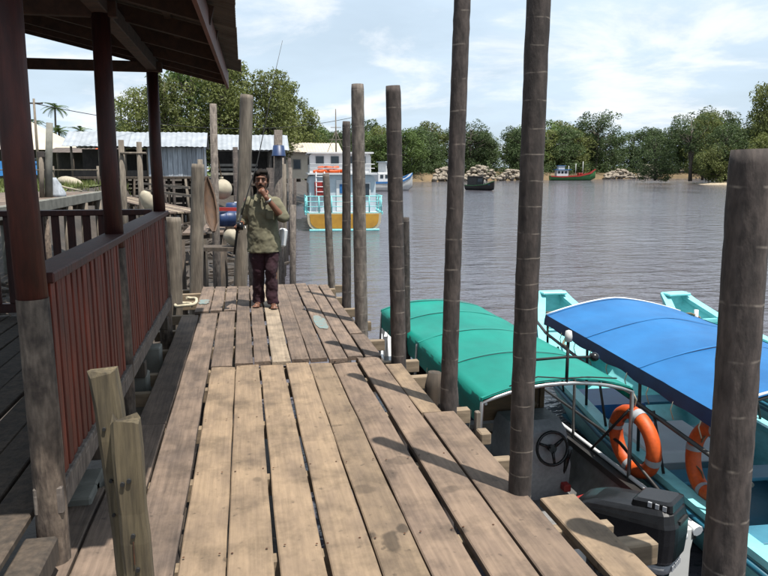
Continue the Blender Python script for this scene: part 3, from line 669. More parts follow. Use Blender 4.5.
# console with steering wheel
cons = MB().loft([[(-.30, 1.72, .106), (.42, 1.72, .106), (.42, 2.2, .106), (-.30, 2.2, .106)], [(-.29, 1.66, .50), (.41, 1.66, .50), (.41, 2.2, .50), (-.29, 2.2, .50)],
                  [(-.27, 1.70, .88), (.36, 1.70, .88), (.36, 2.16, .88), (-.27, 2.16, .88)], [(-.24, 1.80, .98), (.33, 1.80, .98), (.33, 2.14, .98), (-.24, 2.14, .98)]], closed=True, smooth=False, cap=True).build('console', 'console_grey', b1, (.10, 0, 0))
rot = Matrix.Rotation(math.radians(-12), 3, 'X'); wc = Vector((.26, 1.60, .73))
def wheelpt(a, rr, d=0): return wc + rot @ Vector((rr * math.cos(a), d, rr * math.sin(a)))
sw = MB().tube([wheelpt(2 * PI * k / 28, .172) for k in range(29)], .017, 8, cap=False).build('steering_wheel', 'black_plastic', b1)
for k in range(3):
    a = PI / 2 * 3 + 2 * PI * k / 3 + .1; MB().tube([wheelpt(a, .03), wheelpt(a, .168)], [.022, .013], 6).build('spoke', 'black_plastic', sw)
MB().tube([wheelpt(0, 0, -.015), wheelpt(0, 0, .09)], [.045, .03], 12).build('hub', 'black_plastic', sw)
MB().tube([(.44, 1.74, .30), (.455, 1.66, .52), (.46, 1.60, .72)], [.03, .026, .03], 8).build('throttle_lever', 'black_plastic', b1)
MB().cbox((.42, 1.60, .22), (.50, 1.70, .30), .01).build('throttle_box', 'red_gloss', b1)
MB().cbox((-.28, 2.22, .85), (.38, 2.26, 1.52), .006).build('windscreen_board', 'ply_brown', b1)
MB().bar((-.22, 2.205, 1.42), (.34, 2.205, 1.00), .03, .05).build('brace', 'new_timber', b1)
MB().bar((-.30, 2.19, .9), (-.30, 2.19, 1.53), .05, .05).build('screen_post', 'ply_brown', b1)
MB().bar((.40, 2.19, .9), (.40, 2.19, 1.53), .05, .05).build('screen_post', 'ply_brown', b1)
for z, y in ((1.30, 2.5), (.92, 2.3)):
    MB().tube([(-.80, y, z), (-.30, y, z + .01)], .085, 12).build('rolled_cover', 'navy_cloth', b1)
for y in (3.0, 3.9, 4.7):
    MB().cbox((-.70, y, .36), (.70, y + .28, .40), .008).build('thwart', 'ply_brown', b1)
canopy(b1, -.74, .80, 1.05, 5.35, 1.52, .13, 'canopy_green', 1.1, .036, .26, seed=3)
for y in (1.08, 2.15, 3.25, 4.35, 5.30): MB().loft([[(-.74 + 1.54 * u, yy, 1.527 + .13 * (1 - abs(2 * u - 1) ** 2.2)) for yy in (y - .02, y + .02)] for u in [k / 16 for k in range(17)]]).build('seam_strip', 'canopy_seam', b1)
for k, y in enumerate((1.06, 2.2, 3.3, 4.4, 5.3)):
    arch(-.74, .80, y, 1.515, .13, .58, -.78, .82, .017 if k else .02).build('canopy_hoop', 'chrome_tube', b1)
for s in (-1, 1):
    MB().tube([(.785 if s > 0 else -.70, 1.06, 1.47), (.785 if s > 0 else -.70, 5.3, 1.47)], .014, 6).build('side_tube', 'chrome_tube', b1)
    MB().tube([(s * .78, 1.06, 1.30), (s * .80, 1.75, .62)], .014, 6).build('hoop_brace', 'black_matte', b1)
    MB().tube([(s * .84, .55, .66), (s * .85, 1.3, .86), (s * .85, 4.4, .90)], .016, 6).build('hand_rail', 'hull_dark', b1)
for k in range(8):
    y = 1.3 + .5 * k; MB().tube([(-.755, y, 1.33), (-.765, y + .02, 1.16), (-.80, y + .04, .66)], .005, 5).build('lashing', 'rope_cream', b1)
ft = MB().loft([rr_sec_(-.16, .16, -.22, .22, z, c) for z, c in ((0, .04), (.02, .06), (.2, .06), (.24, .04))], closed=True, smooth=False, cap=True).build('fuel_tank', 'red_gloss', b1, (.45, 1.05, .11), (0, 0, .3)); MB().tube([(0, .05, .24), (0, .05, .29)], .04, 10).build('fuel_cap', 'black_matte', ft)
MB().tube([(.45, 1.1, .36), (.3, .7, .2), (.1, .3, .5), (.04, -.05, .68)], .014, 6).build('fuel_hose', 'black_matte', b1)
MB().tube([(-.3 + .16 * math.cos(a * .5) , 1.2 + .16 * math.sin(a * .5), .13 + .012 * a / 4) for a in range(0, 60)], .014, 6).build('coiled_line', 'rope_cream', b1)
# lamp mast at the back edge of the canopy
mast = MB().tube([(.10, 1.06, 1.60), (.10, 1.06, 2.02)], .016, 8).build('lamp_mast', 'black_matte', b1)
MB().lathe([(.001, .11), (.028, .10), (.036, .05), (.034, .0), (.001, -.005)], 12, (.10, 1.06, 2.02)).build('mast_lamp', 'hull_white', mast)
MB().tube([(-.36, 1.06, 1.86), (.10, 1.06, 1.87), (.36, 1.07, 1.85)], .013, 6).build('cross_bar', 'black_matte', mast)
MB().ball((.38, 1.07, 1.85), (.05, .05, .045), 12, 8).build('horn', 'black_plastic', mast)
MB().tube([(-.5, 1.0, 1.645), (-.2, 1.05, 1.70), (.10, 1.06, 1.66), (.3, 1.03, 1.67), (.62, 1.05, 1.63)], .007, 5).build('cable', 'black_matte', mast)
# outboard, swung to one side
om = thing('outboard_motor', '', ''); [om.__delitem__(k) for k in ('label', 'category')]
om.parent = b1; om.location = (.04, -.22, .70); om.rotation_euler = (0, 0, math.radians(36)); om.scale = (1.1, 1.1, 1.08)
def rr_sec(x0, x1, y0, y1, z, c, tilt=0.0):
    n = 5; P = []
    for (cx, cy, a0) in ((x1 - c, y1 - c, 0), (x0 + c, y1 - c, 90), (x0 + c, y0 + c, 180), (x1 - c, y0 + c, 270)):
        for k in range(n): a = math.radians(a0 + 90 * k / (n - 1)); P.append((cx + c * math.cos(a), cy + c * math.sin(a), z + tilt * (cy + c * math.sin(a))))
    return P
cw = [rr_sec(-.16, .16, -.30, .34, -.02, .09), rr_sec(-.185, .185, -.335, .37, .03, .10), rr_sec(-.19, .19, -.345, .385, .16, .10), rr_sec(-.19, .19, -.345, .385, .26, .10, -.06), rr_sec(-.18, .18, -.335, .375, .285, .10, -.07),
      rr_sec(-.165, .165, -.32, .33, .325, .09, -.13), rr_sec(-.135, .135, -.29, .25, .352, .08, -.14), rr_sec(-.06, .06, -.2, .12, .360, .05, -.13)]
cowl = MB().loft(cw, closed=True, smooth=False, cap=True).build('cowling', 'black_plastic', om)
MB().loft([rr_sec(-.13, .13, -.31, -.02, .345, .03, -.12), rr_sec(-.125, .125, -.305, -.03, .395, .03, -.12), rr_sec(-.10, .10, -.28, -.05, .41, .03, -.12)], closed=True, smooth=False, cap=True).build('air_intake', 'black_plastic', cowl)
MB().box((-.07, -.3485, .29), (.07, -.300, .315)).build('intake_slot', 'black_matte', cowl)
for k in range(3):
    MB().box((-.1305 - .004, -.27 + .05 * k, .385), (-.12, -.245 + .05 * k, .42)).build('vent_slot', 'grey_band', cowl)
MB().loft([rr_sec(-.163, .163, -.305, .345, -.075, .09), rr_sec(-.172, .172, -.315, .355, -.005, .09)], closed=True, cap=True).build('trim_band', 'console_grey', om)
# maker's plate: unreadable raised pale letters on the band
for k, wd in enumerate((.022, .012, .022, .02, .022, .012)):
    x = -.085 + .03 * k
    MB().box((x, -.322, -.06), (x + wd, -.316, -.022)).build('letter_block', 'grey_band', om)
MB().loft([rr_sec(-.10, .10, -.20, .16, -.62, .06), rr_sec(-.13, .13, -.25, .24, -.25, .08), rr_sec(-.14, .14, -.27, .28, -.076, .08)], closed=True, cap=True).build('midsection', 'black_plastic', om)
MB().cbox((-.03, -.18, -1.05), (.03, .16, -.6), .012).build('lower_leg', 'black_plastic', om)
MB().cbox((-.10, .12, -.35), (.10, .36, -.03), .012).build('clamp_bracket', 'hull_dark', om)

# ---- life rings -------------------------------------------------------------
def life_ring(label, loc, rot, R0=.30, r=.072):
    t = thing('life_ring', label, 'life ring', loc); t.rotation_euler = rot; t['group'] = 'life rings hung on the boats'
    n = 40; m = MB(); m.loft([[(0, (R0 + r * .95 * math.cos(2 * PI * k / 14)) * math.cos(2 * PI * i / n), (R0 + r * .95 * math.cos(2 * PI * k / 14)) * math.sin(2 * PI * i / n)) if 0 else
             (r * math.sin(2 * PI * k / 14), (R0 + r * math.cos(2 * PI * k / 14)) * math.cos(2 * PI * i / n), (R0 + r * math.cos(2 * PI * k / 14)) * math.sin(2 * PI * i / n)) for k in range(14)] for i in range(n + 1)], closed=True)
    m.build('ring', 'orange', t)
    for q in range(4):
        b = MB(); a0 = PI / 4 * (2 * q) + .15; rb = r + .004
        b.loft([[(rb * math.sin(2 * PI * k / 14), (R0 + rb * math.cos(2 * PI * k / 14)) * math.cos(a0 + d), (R0 + rb * math.cos(2 * PI * k / 14)) * math.sin(a0 + d)) for k in range(14)] for d in (-.10, 0, .10)], closed=True)
        b.build('band', 'grey_band', t)
    pts = []
    for i in range(49):
        a = 2 * PI * i / 48; s = abs(math.sin(2 * a)); pts.append((.02 * math.sin(5 * a), (R0 + r * .9 - .25 * s * .6) * math.cos(a), (R0 + r * .9 - .25 * s * .6) * math.sin(a)))
    MB().tube(pts, .008, 6, cap=False).build('grab_rope', 'rope_brown', t)
    MB().tube([(0, .03, R0 + r), (.01, .02, R0 + r + .08), (-.06, 0, R0 + r + .20)], .008, 6).build('hanging_rope', 'rope_cream', t)
    return t
life_ring('orange life ring hanging at the back corner of the green canopy above the outboard', (3.74, 6.02, -1.02), (math.radians(8), math.radians(-6), math.radians(6)))
life_ring('orange life ring hung under the blue canopy edge, partly behind the thick right pole', (4.12, 5.36, -.98), (math.radians(-5), math.radians(6), math.radians(-6)))

# ---- turquoise boat with blue canopy ---------------------------------------
stT = [(0, .92, .72, .62, .10, -.12), (1.2, .98, .78, .62, .08, -.18), (3.2, 1.0, .80, .64, .08, -.2), (5.0, .93, .70, .74, .10, -.18), (6.2, .74, .50, .92, .2, -.08), (7.0, .50, .28, 1.12, .40, .10), (7.55, .30, .14, 1.36, .75, .5), (7.75, .24, .10, 1.46, .95, .75)]
def turquoise_boat(label, loc, rz):
    b = thing('wooden_boat', label, 'boat', loc, rz)
    hull(b, stT, 'hull_turquoise', 'hull_turquoise', .045); gunwale(b, stT, 'hull_turquoise', .13, .05, .014)
    for s in (-1, 1): MB().tube([(s * (bb + .03), y, zg - .10) for y, bb, c, zg, zc, zk in stT[:-1]], .03, 8).build('rub_rail', 'hull_teal_dark', b)
    MB().box((-.74, .05, .10), (.74, 5.2, .125)).build('floor', 'hull_teal_dark', b)
    MB().cbox((-.22, 7.56, 1.435), (.22, 7.80, 1.48), .012).build('prow_cap', 'hull_turquoise', b)
    MB().loft([[(-.68, 6.2, .70), (.68, 6.2, .70)], [(-.44, 7.0, .86), (.44, 7.0, .86)], [(-.26, 7.5, 1.0), (.26, 7.5, 1.0)]], smooth=False).build('foredeck', 'hull_turquoise', b)
    MB().bar((-.42, 7.05, 1.10), (.42, 7.05, 1.10), .06, .06).build('bow_beam', 'hull_turquoise', b)
    MB().tube([(0, 7.1, .9), (0, 7.12, 1.28)], .035, 8).build('bow_bitt', 'white_paint', b)
    MB().tube([(-.30, 7.2, 1.2), (-.1, 7.13, 1.22), (.05, 7.1, 1.16), (.02, 6.9, .95), (-.25, 6.5, .82), (-.3, 6.2, .86)], .018, 6).build('bow_line', 'rope_brown', b)
    for y in (1.0, 2.2, 3.4, 4.6): MB().cbox((-.84, y, .42), (.84, y + .30, .46), .008).build('thwart', 'blue_lining', b)
    MB().loft([[(-.86, .02, .60), (.86, .02, .60)], [(-.9, .75, .60), (.9, .75, .60)]], smooth=False).build('stern_deck', 'hull_turquoise', b)
    for s in (-1, 1):
        MB().loft([[(s * (bb - .03), y, zg - .02), (s * (bb - .06), y, zg - .24)] for y, bb, c, zg, zc, zk in stT[1:6]], smooth=False).build('side_lining', 'blue_lining', b)
    return b
b2 = turquoise_boat('turquoise wooden boat with blue canopy and high square prow', (4.78, 3.75, WATER_Z), math.radians(-4.0))
canopy(b2, -.98, 1.06, 1.25, 5.35, 1.56, .22, 'canopy_blue', 1.35, .02, 0, seed=8, pw=1.55)
for s, x in ((-1, -.985), (1, 1.065)):
    MB().loft([[(x, y, 1.565), (x + s * .015, y, 1.50), (x + s * .02 + .01 * math.sin(y * 7), y, 1.43 + .012 * math.sin(y * 9))] for y in [1.25 + .1 * k for k in range(42)]]).build('valance', 'navy_cloth', b2)
for y in (1.27, 2.6, 3.95, 5.33): arch(-.96, 1.04, y, 1.56, .22, .62, -.93, .95, .018, 1.55).build('canopy_hoop', 'hull_dark', b2)
for y in (1.27, 5.35): MB().tube([(-.98 + 2.04 * u, y, 1.565 + .22 * (1 - abs(2 * u - 1) ** 1.55)) for u in [k / 14 for k in range(15)]], .014, 6).build('canopy_edge', 'white_paint', b2)
for s in (-1, 1):
    MB().tube([(s * .98, .7, 1.15), (s * .99, 3, 1.20), (s * .95, 5.4, 1.28), (s * .84, 6.1, 1.30)], .022, 7).build('side_tube', 'hull_dark', b2)
    for y in (2.0, 3.3, 4.6): MB().tube([(s * .97, y, .66), (s * .98, y + .25, 1.22)], .016, 6).build('strut', 'hull_dark', b2)
for y in (1.29, 2.6, 3.95, 5.30): MB().loft([[(-.98 + 2.04 * u, yy, 1.568 + .22 * (1 - abs(2 * u - 1) ** 1.55)) for yy in (y - .018, y + .018)] for u in [k / 16 for k in range(17)]]).build('seam_strip', 'canopy_blue', b2)
for k in range(9):
    y = 1.4 + .47 * k; MB().tube([(-.99, y, 1.47), (-1.01, y + .02, 1.36), (-.98, y + .01, 1.26)], .006, 5).build('lashing', 'rope_cream', b2)
MB().cbox((-.80, 2.6, .47), (.1, 3.5, .62), .02).build('cool_box', 'white_paint', b2)
MB().cbox((-.82, 4.0, .47), (-.1, 4.7, .66), .02).build('storage_box', 'blue_paint', b2)
b3 = turquoise_boat('turquoise boat whose high prow shows beyond the blue canopy at right', (7.72, 3.2, WATER_Z), math.radians(2.5))

# ================================================================== MAN WITH FISHING ROD
person = thing('person', 'man in khaki shirt and maroon trousers standing at the boardwalk end, hand at mouth', 'person', (.21, 8.45, .024), math.radians(-6))
def skin_obj(mb, name, mat, parent, vox, smooth=6, wr=0, wscale=.1):
    o = mb.build(name, mat, parent)
    m = o.modifiers.new('remesh', 'REMESH'); m.mode = 'VOXEL'; m.voxel_size = vox; m.use_smooth_shade = True
    k = o.modifiers.new('smooth', 'SMOOTH'); k.iterations = smooth; k.factor = .5
    if wr:
        t = bpy.data.textures.new(name + '_folds', 'CLOUDS'); t.noise_scale = wscale; t.noise_depth = 2
        d = o.modifiers.new('folds', 'DISPLACE'); d.texture = t; d.strength = wr; d.mid_level = .5
    return o
def hand(m, wrist, direction, palm_n, curl, s=1.0):
    """palm + five fingers; direction = where the fingers point, palm_n = palm normal"""
    w_ = Vector(wrist); d = Vector(direction).normalized(); n = Vector(palm_n); n = (n - d * n.dot(d)).normalized(); x = d.cross(n)
    m.capsule(w_, w_ + d * .075, .026, .034, flat=.75); 
    for k, (o, L) in enumerate(((-.030, .062), (-.010, .074), (.010, .070), (.029, .054))):
        a = w_ + d * .085 + x * o; pp = [a]; dd = d.copy()
        for j, f in enumerate((.45, .32, .23)):
            dd = (Matrix.Rotation(curl * (.7 + .3 * j), 3, x) @ dd); pp.append(pp[-1] + dd * L * f)
        for u, v, ra in zip(pp, pp[1:], (.0095, .009, .008)): m.capsule(u, v, ra, ra * .93, 8)
    a = w_ + d * .02 - x * .028; b = a + (d * .6 - x * .6 + n * .5).normalized() * .042; c = b + (d * .8 + n * .5).normalized() * .032
    m.capsule(a, b, .013, .011, 8); m.capsule(b, c, .011, .009, 8)
B = MB()
HC = Vector((.0, -.035, 1.505))
B.ball(HC + V(0, .01, .020), (.082, .096, .098)); B.ball(HC + V(0, -.024, -.045), (.070, .068, .070)); B.ball(HC + V(0, -.058, -.098), (.030, .025, .022))
B.capsule(HC + V(0, -.088, .008), HC + V(0, -.108, -.028), .011, .017); B.ball(HC + V(0, -.075, .035), (.058, .022, .015))
for s in (-1, 1):
    B.ball(HC + V(s * .080, .012, -.005), (.012, .02, .034)); B.ball(HC + V(s * .045, -.058, -.03), (.024, .02, .022))
B.ball(HC + V(0, -.087, -.062), (.026, .013, .009)); B.ball(HC + V(0, -.085, -.076), (.023, .012, .009))
B.capsule((0, .012, 1.30), (0, -.012, 1.44), .060, .054)
B.ball((0, 0, 1.18), (.165, .10, .14)); B.ball((0, -.01, 1.0), (.15, .11, .14)); B.ball((0, 0, .86), (.155, .11, .12))
Lsh, Lel, Lwr = V(.168, .0, 1.262), V(.255, -.105, 1.055), V(.060, -.200, 1.315)
Rsh, Rel, Rwr = V(-.168, .0, 1.262), V(-.238, .055, 1.015), V(-.275, -.165, .965)
for a, b, c in ((Lsh, Lel, Lwr), (Rsh, Rel, Rwr)):
    B.capsule(a, b, .052, .041); B.capsule(b, b.lerp(c, .35), .041, .040); B.capsule(b.lerp(c, .35), c, .040, .027)
hand(B, Lwr, HC + V(-.035, -.14, -.03) - Lwr, V(-.3, .6, .3), .75)
hand(B, Rwr, V(-.12, -1, .10), V(.9, 0, -.1), .95)
for s, fy in ((-1, .05), (1, -.06)):
    hp, kn, an = V(s * .09, 0, .86), V(s * .095 + .01, -.03 + fy * .5, .47), V(s * .080 + .012, fy, .085)
    B.capsule(hp, kn, .082, .056); B.capsule(kn, kn.lerp(an, .4), .056, .054); B.capsule(kn.lerp(an, .4), an, .054, .036)
    B.capsule(an + V(0, .03, -.045), an + V(s * .03, -.15, -.058), .034, .030, flat=.8)
    for q in range(5): B.capsule(an + V(s * .03 + (q - 2) * .016, -.15, -.064), an + V(s * .035 + (q - 2) * .017, -.185 + .007 * abs(q - 1.5), -.068), .011, .009, 8)
skin_obj(B, 'body', 'skin', person, .006, 3)
H = MB(); H.ball(HC + V(0, .030, .030), (.094, .098, .100)); H.ball(HC + V(-.035, -.045, .082), (.045, .05, .036)); H.ball(HC + V(.025, -.050, .095), (.06, .045, .026)); H.ball(HC + V(0, .065, -.04), (.084, .055, .075))
for s in (-1, 1): H.ball(HC + V(s * .079, -.012, .03), (.014, .03, .05))
for k in range(40):
    a = R.uniform(0, 2 * PI); e = R.uniform(.25, 1.3); H.ball(HC + V(.090 * math.cos(a) * math.cos(e), .025 + .095 * math.sin(a) * math.cos(e), .035 + .094 * math.sin(e)), R.uniform(.01, .02), 6, 4)
hair = skin_obj(H, 'hair', 'hair', person, .008, 2)
# keep the face free of hair: front of the cap ends at the hairline
for s in (-1, 1):
    MB().ball(HC + V(s * .031, -.0855, .012), (.009, .005, .0034), 10, 6).build('eye', 'eye_white', person)
    MB().ball(HC + V(s * .031, -.0905, .012), (.0065, .003, .0045), 8, 6).build('iris', 'hair', person)
    MB().tube([HC + V(s * .014, -.098, .030), HC + V(s * .032, -.099, .036), HC + V(s * .052, -.085, .030)], [.0025, .0035, .002], 6).build('eyebrow', 'hair', person)
MB().tube([HC + V(-.032, -.092, -.062), HC + V(-.012, -.105, -.052), HC + V(.012, -.105, -.052), HC + V(.032, -.092, -.062)], [.004, .008, .008, .004], 6).build('moustache', 'hair', person)
T = MB()
def ell(z, rx, ry, cx=0, cy=0, n=24): return [(cx + rx * math.cos(2 * PI * k / n), cy + ry * math.sin(2 * PI * k / n), z) for k in range(n)]
T.loft([ell(.66, .205, .145, .01, -.005), ell(.74, .20, .145, .008), ell(.88, .188, .140), ell(1.02, .178, .134), ell(1.14, .182, .132), ell(1.22, .178, .116), ell(1.29, .135, .092), ell(1.35, .075, .076)], closed=True, cap=True)
T.capsule(Lsh + V(-.02, 0, -.012), Lel + V(.005, .0, .02), .072, .064); T.capsule(Lel + V(0, 0, .02), Lel + V(-.03, -.02, .03), .064, .056)
T.capsule(Rsh + V(.02, 0, -.012), Rel + V(0, -.0, .015), .072, .064); T.capsule(Rel + V(0, 0, .015), Rel + V(-.004, -.03, .005), .064, .060)
shirt = skin_obj(T, 'shirt', 'shirt_khaki', person, .009, 4, .030, .09)
for s in (-1, 1):
    MB().add([(s * .012, -.100, 1.335), (s * .075, -.085, 1.345), (s * .085, -.118, 1.285), (s * .03, -.128, 1.25)], [(0, 1, 2, 3)]).build('collar', 'shirt_khaki', shirt)
MB().cbox((.05, -.158, 1.06), (.135, -.135, 1.16), .006).build('pocket', 'shirt_khaki', shirt)
P = MB()
P.loft([ell(.90, .14, .10), ell(.80, .155, .11), ell(.66, .165, .115)], closed=True, cap=True)
for s, fy in ((-1, .05), (1, -.06)):
    cx = s * .088 + .008
    P.loft([ell(.76, .075, .10, cx * .8, 0), ell(.62, .092, .102, cx, -.01), ell(.47, .078, .088, cx + .004 - s * .008, -.03 + fy * .5), ell(.28, .070, .078, cx - s * .006, -.01 + fy * .8), ell(.10, .066, .076, cx - s * .004, fy), ell(.045, .072, .084, cx - s * .004, fy)], closed=True, cap=True)
skin_obj(P, 'trousers', 'trousers_maroon', person, .009, 3, .04, .10)
for s, fy in ((-1, .05), (1, -.06)):
    an = V(s * .080 + .012, fy, 0)
    sd = MB().loft([[(an.x + s * .012 + rx * math.cos(2 * PI * k / 18) , an.y - .065 + .145 * math.sin(2 * PI * k / 18), z) for k in range(18)] for z, rx in ((-.022, .048), (-.005, .05))], closed=True, cap=True).build('sandal', 'sandal_brown', person)
    MB().tube([an + V(s * .018 - .048, -.11, .0), an + V(s * .02, -.125, .055), an + V(s * .022 + .048, -.11, .0)], .012, 6).build('strap', 'sandal_brown', sd)
MB().tube([Lwr + (Lel - Lwr).normalized() * .035 + V(.0, 0, 0), Lwr + (Lel - Lwr).normalized() * .058], .036, 14).build('wristwatch', 'chrome_tube', person)
bag = tag(MB().cbox((-.035, -.05, -.12), (.045, .08, .10), .02).build('shoulder_bag', 'white_paint', None, (.44, 8.47, .86), (0, .15, .2)), 'small white bag hanging at the hip of the man', 'bag')
# rod in his lowered hand
rod = thing('fishing_rod', 'long thin fishing rod with black reel held upright by the man', 'fishing rod', (.21, 8.45, .024))
hp_ = Rwr + V(-.02, -.085, .0)
rp = [hp_ + V(-.045, .0, -.30), hp_, V(-.155, -.20, 1.40), V(-.055, -.16, 1.68), V(.06, -.08, 2.15), V(.17, .0, 2.66), V(.285, .06, 3.10)]
MB().tube(rp[:2] + [hp_ + (rp[2] - hp_) * .35], [.014, .013, .012], 8).build('handle', 'black_matte', rod)
MB().tube([rp[1]] + rp[2:], [.009, .007, .006, .0048, .0035, .002], 6).build('blank', 'hull_dark', rod)
rl = hp_ + V(.03, -.05, .03)
re_ = MB().tube([rl + V(-.035, 0, 0), rl + V(.035, 0, 0)], .046, 14).build('reel', 'black_plastic', rod)
MB().tube([rl + V(.04, 0, 0), rl + V(.06, 0, 0), rl + V(.06, -.04, -.03)], .006, 6).build('crank', 'chrome_tube', re_)
for k in (3, 4, 5): MB().tube([rp[k] + V(-.004, -.004, 0), rp[k] + V(-.004, -.014, 0)], .007, 8).build('guide_ring', 'black_matte', rod)

# ================================================================== LANDING STAGE AND BUILDINGS ON THE LEFT BANK
pier = thing('landing_stage', 'grey concrete edged landing stage on legs behind the shelter', 'jetty', (0, 0, 0))
MB().cbox((-5.10, 14.0, .62), (-4.92, 27.0, .90), .015).build('edge_beam', 'concrete', pier)
MB().cbox((-8.2, 26.86, .62), (-5.102, 27.0, .89), .015).build('edge_beam', 'concrete', pier)
x = -5.22
while x > -8.2:
    MB().cbox((x - .1, 14.0, .84), (x + .1, 26.84, .885), .006).build('plank', 'deck_wood_grey', pier); x -= .22
for y in (15, 17.2, 19.4, 21.6, 23.8, 26.2):
    for x in (-5.02, -7.4):
        MB().tube([(x, y, -2.2), (x + R.uniform(-.05, .05), y, .62)], R.uniform(.09, .13), 10).build('leg', R.choice(('concrete', 'pole_pale', 'bare_trunk')), pier)
    MB().cbox((-7.6, y - .07, .42), (-4.95, y + .07, .615), .01).build('cross_beam', 'dark_timber', pier)
def simple_pole(label, pts, r, mat='pole_pale', name='pole', group=None, n=10):
    p0 = Vector(pts[0]); o = MB().tube([Vector(p) - p0 for p in pts], r, n).build(name, mat, None, p0); return tag(o, label, 'pole', group)
simple_pole('tall grey pole on the landing stage seen between the two nearest red posts', [(-5.42, 21.45, .88), (-5.35, 21.45, 1.9), (-5.25, 21.45, 2.95)], [.11, .10, .09], 'concrete')
simple_pole('short grey pole with dark box on top on the landing stage', [(-5.56, 21.3, .88), (-5.5, 21.3, 2.0)], [.07, .065], 'pole_pale')
tag(MB().cbox((-.09, -.06, 0), (.09, .06, .16), .01).build('meter_box', 'wall_dark', None, (-5.5, 21.3, 2.0)), 'dark box on the short grey pole at the landing stage', 'box')
tag(MB().tube([(-5.45, 21.4, 1.35), (-5.2, 22.3, 1.15), (-4.95, 23.4, 1.0)], .03, 6).build('rope', 'rope_cream'), 'pale rope slanting down from the tall grey landing stage pole', 'rope')
cl = MB(); rc = random.Random(3)
cl.loft([[(.30 * math.cos(2 * PI * k / 14) * (1 - .55 * j / 6) * rc.uniform(.8, 1.15) + .09 * (1 - j / 6), .22 * math.sin(2 * PI * k / 14) * (1 - .5 * j / 6), .55 * j / 6) for k in range(14)] for j in range(7)], closed=True, cap=True)
tag(cl.build('tarpaulin_bundle', 'wall_blue_grey', None, (-5.38, 21.75, .885)), 'greyish blue tarpaulin bundle tied round the tall grey pole', 'tarpaulin')
# boardwalk with two pale posts
bw = thing('boardwalk', 'narrow light plank boardwalk on stilts in front of the blue grey hut', 'jetty', (0, 0, 0))
A_, B_ = Vector((-6.6, 40.0, .2)), Vector((-1.9, 25.2, .2)); dn = (B_ - A_).normalized(); sd_ = Vector((dn.y, -dn.x, 0))
for k in range(5):
    o_ = sd_ * (k - 2) * .26; MB().bar(A_ + o_, B_ + o_, .22, .05).build('plank', 'deck_wood_pale' if k % 2 else 'deck_wood_grey', bw)
for k in range(7):
    p = A_.lerp(B_, (k + .3) / 7); MB().bar(p - sd_ * .7 - V(0, 0, .09), p + sd_ * .7 - V(0, 0, .09), .1, .12).build('joist', 'dark_timber', bw)
    for s in (-.6, .6): q = p + sd_ * s; MB().tube([(q.x, q.y, -2.1), (q.x, q.y, .05)], .07, 8).build('stilt', 'dark_timber', bw)
for s, dz in ((-1.0, .75), (-1.05, .42)):
    MB().bar(A_ + sd_ * s + V(0, 0, dz), A_.lerp(B_, .75) + sd_ * s + V(0, 0, dz), .06, .10).build('side_rail', 'pole_pale', bw)
simple_pole('left of two slim pale posts before the zinc roofed hut', [(-3.68, 23.1, -1.9), (-3.65, 23.1, 2.56)], [.10, .085], 'pole_pale', group='slim pale posts by the boardwalk')
simple_pole('right of two slim pale posts before the zinc roofed hut', [(-3.17, 23.0, -1.9), (-3.11, 23.0, 2.50)], [.09, .08], 'pole_pale', group='slim pale posts by the boardwalk')
tag(MB().tube([(-3.68, 23.0, 2.16), (-2.9, 22.92, 2.16)], .035, 8).build('cross_pole', 'pole_pale'), 'pale pole lashed across the two slim posts', 'pole')

def zinc_roof(parent, x0, x1, ye, yr, ze, zr_, mat, sheet=.9):
    """gable roof, ridge along X; front eave at ye, ridge at yr, sheets side by side"""
    n = max(1, round((x1 - x0) / sheet)); wd = (x1 - x0) / n
    for s, yy in ((1, ye), (-1, 2 * yr - ye)):
        for k in range(n):
            m = MB(); rows = []; c = 12
            for i in range(c + 1):
                x = wd * 1.03 * i / c; z = .018 * math.sin(2 * PI * i / 4) + .006 * (k % 2); rows.append([(x, 0, z), (x, (yr - yy), zr_ - ze + z)])
            m.loft(rows, smooth=False); m.loft([[(a, b, c_ - .012) for a, b, c_ in q] for q in rows], smooth=False)
            m.build('roof_sheet', mat, parent, (x0 + wd * k, yy, ze + R.uniform(-.02, .02)))
hut = thing('stilt_hut', 'blue grey plank hut with white zinc roof standing on stilts', 'hut', (0, 0, 0))
zinc_roof(hut, -10.6, -2.2, 45.6, 47.6, 3.06, 4.02, 'zinc')
MB().cbox((-10.4, 46.0, 1.10), (-2.3, 50.0, 1.25), .02).build('floor', 'dark_timber', hut)
x = -5.75
while x < -2.45:
    wd = R.uniform(.26, .34); MB().cbox((x, 46.1 + R.uniform(-.015, .015), 1.252), (min(x + wd - .018, -2.42), 46.14, 3.05), .004).build('wall_board', 'wall_blue_grey', hut); x += wd
yy = 46.16
while yy < 49.2:
    wd = R.uniform(.26, .34); zt = 3.06 + .44 * (1 - abs(yy - 47.6) / 2); MB().cbox((-2.44, yy, 1.252), (-2.40, yy + wd - .016, zt), .004).build('wall_board', 'wall_blue_grey', hut); yy += wd
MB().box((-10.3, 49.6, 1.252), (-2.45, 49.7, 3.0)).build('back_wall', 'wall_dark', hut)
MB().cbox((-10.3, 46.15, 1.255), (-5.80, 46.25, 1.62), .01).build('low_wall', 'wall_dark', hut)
for x in (-10.2, -8.6, -7.1, -5.78, -2.45): MB().tube([(x, 46.18, 1.25), (x, 46.18, 3.08)], .07, 8).build('post', 'pole_pale', hut)
for x in (-10.2, -8.6, -7.1, -5.8, -4.6, -3.5, -2.5):
    for y in (46.3, 48.4): MB().tube([(x, y, -2.2), (x + R.uniform(-.1, .1), y, 1.1)], .09, 8).build('stilt', 'dark_timber', hut)
shed = thing('boat_shed', 'open shed with white zinc roof right of the blue grey hut', 'shed', (0, 0, 0))
zinc_roof(shed, -1.7, 3.15, 49.6, 51.6, 3.0, 4.10, 'zinc')
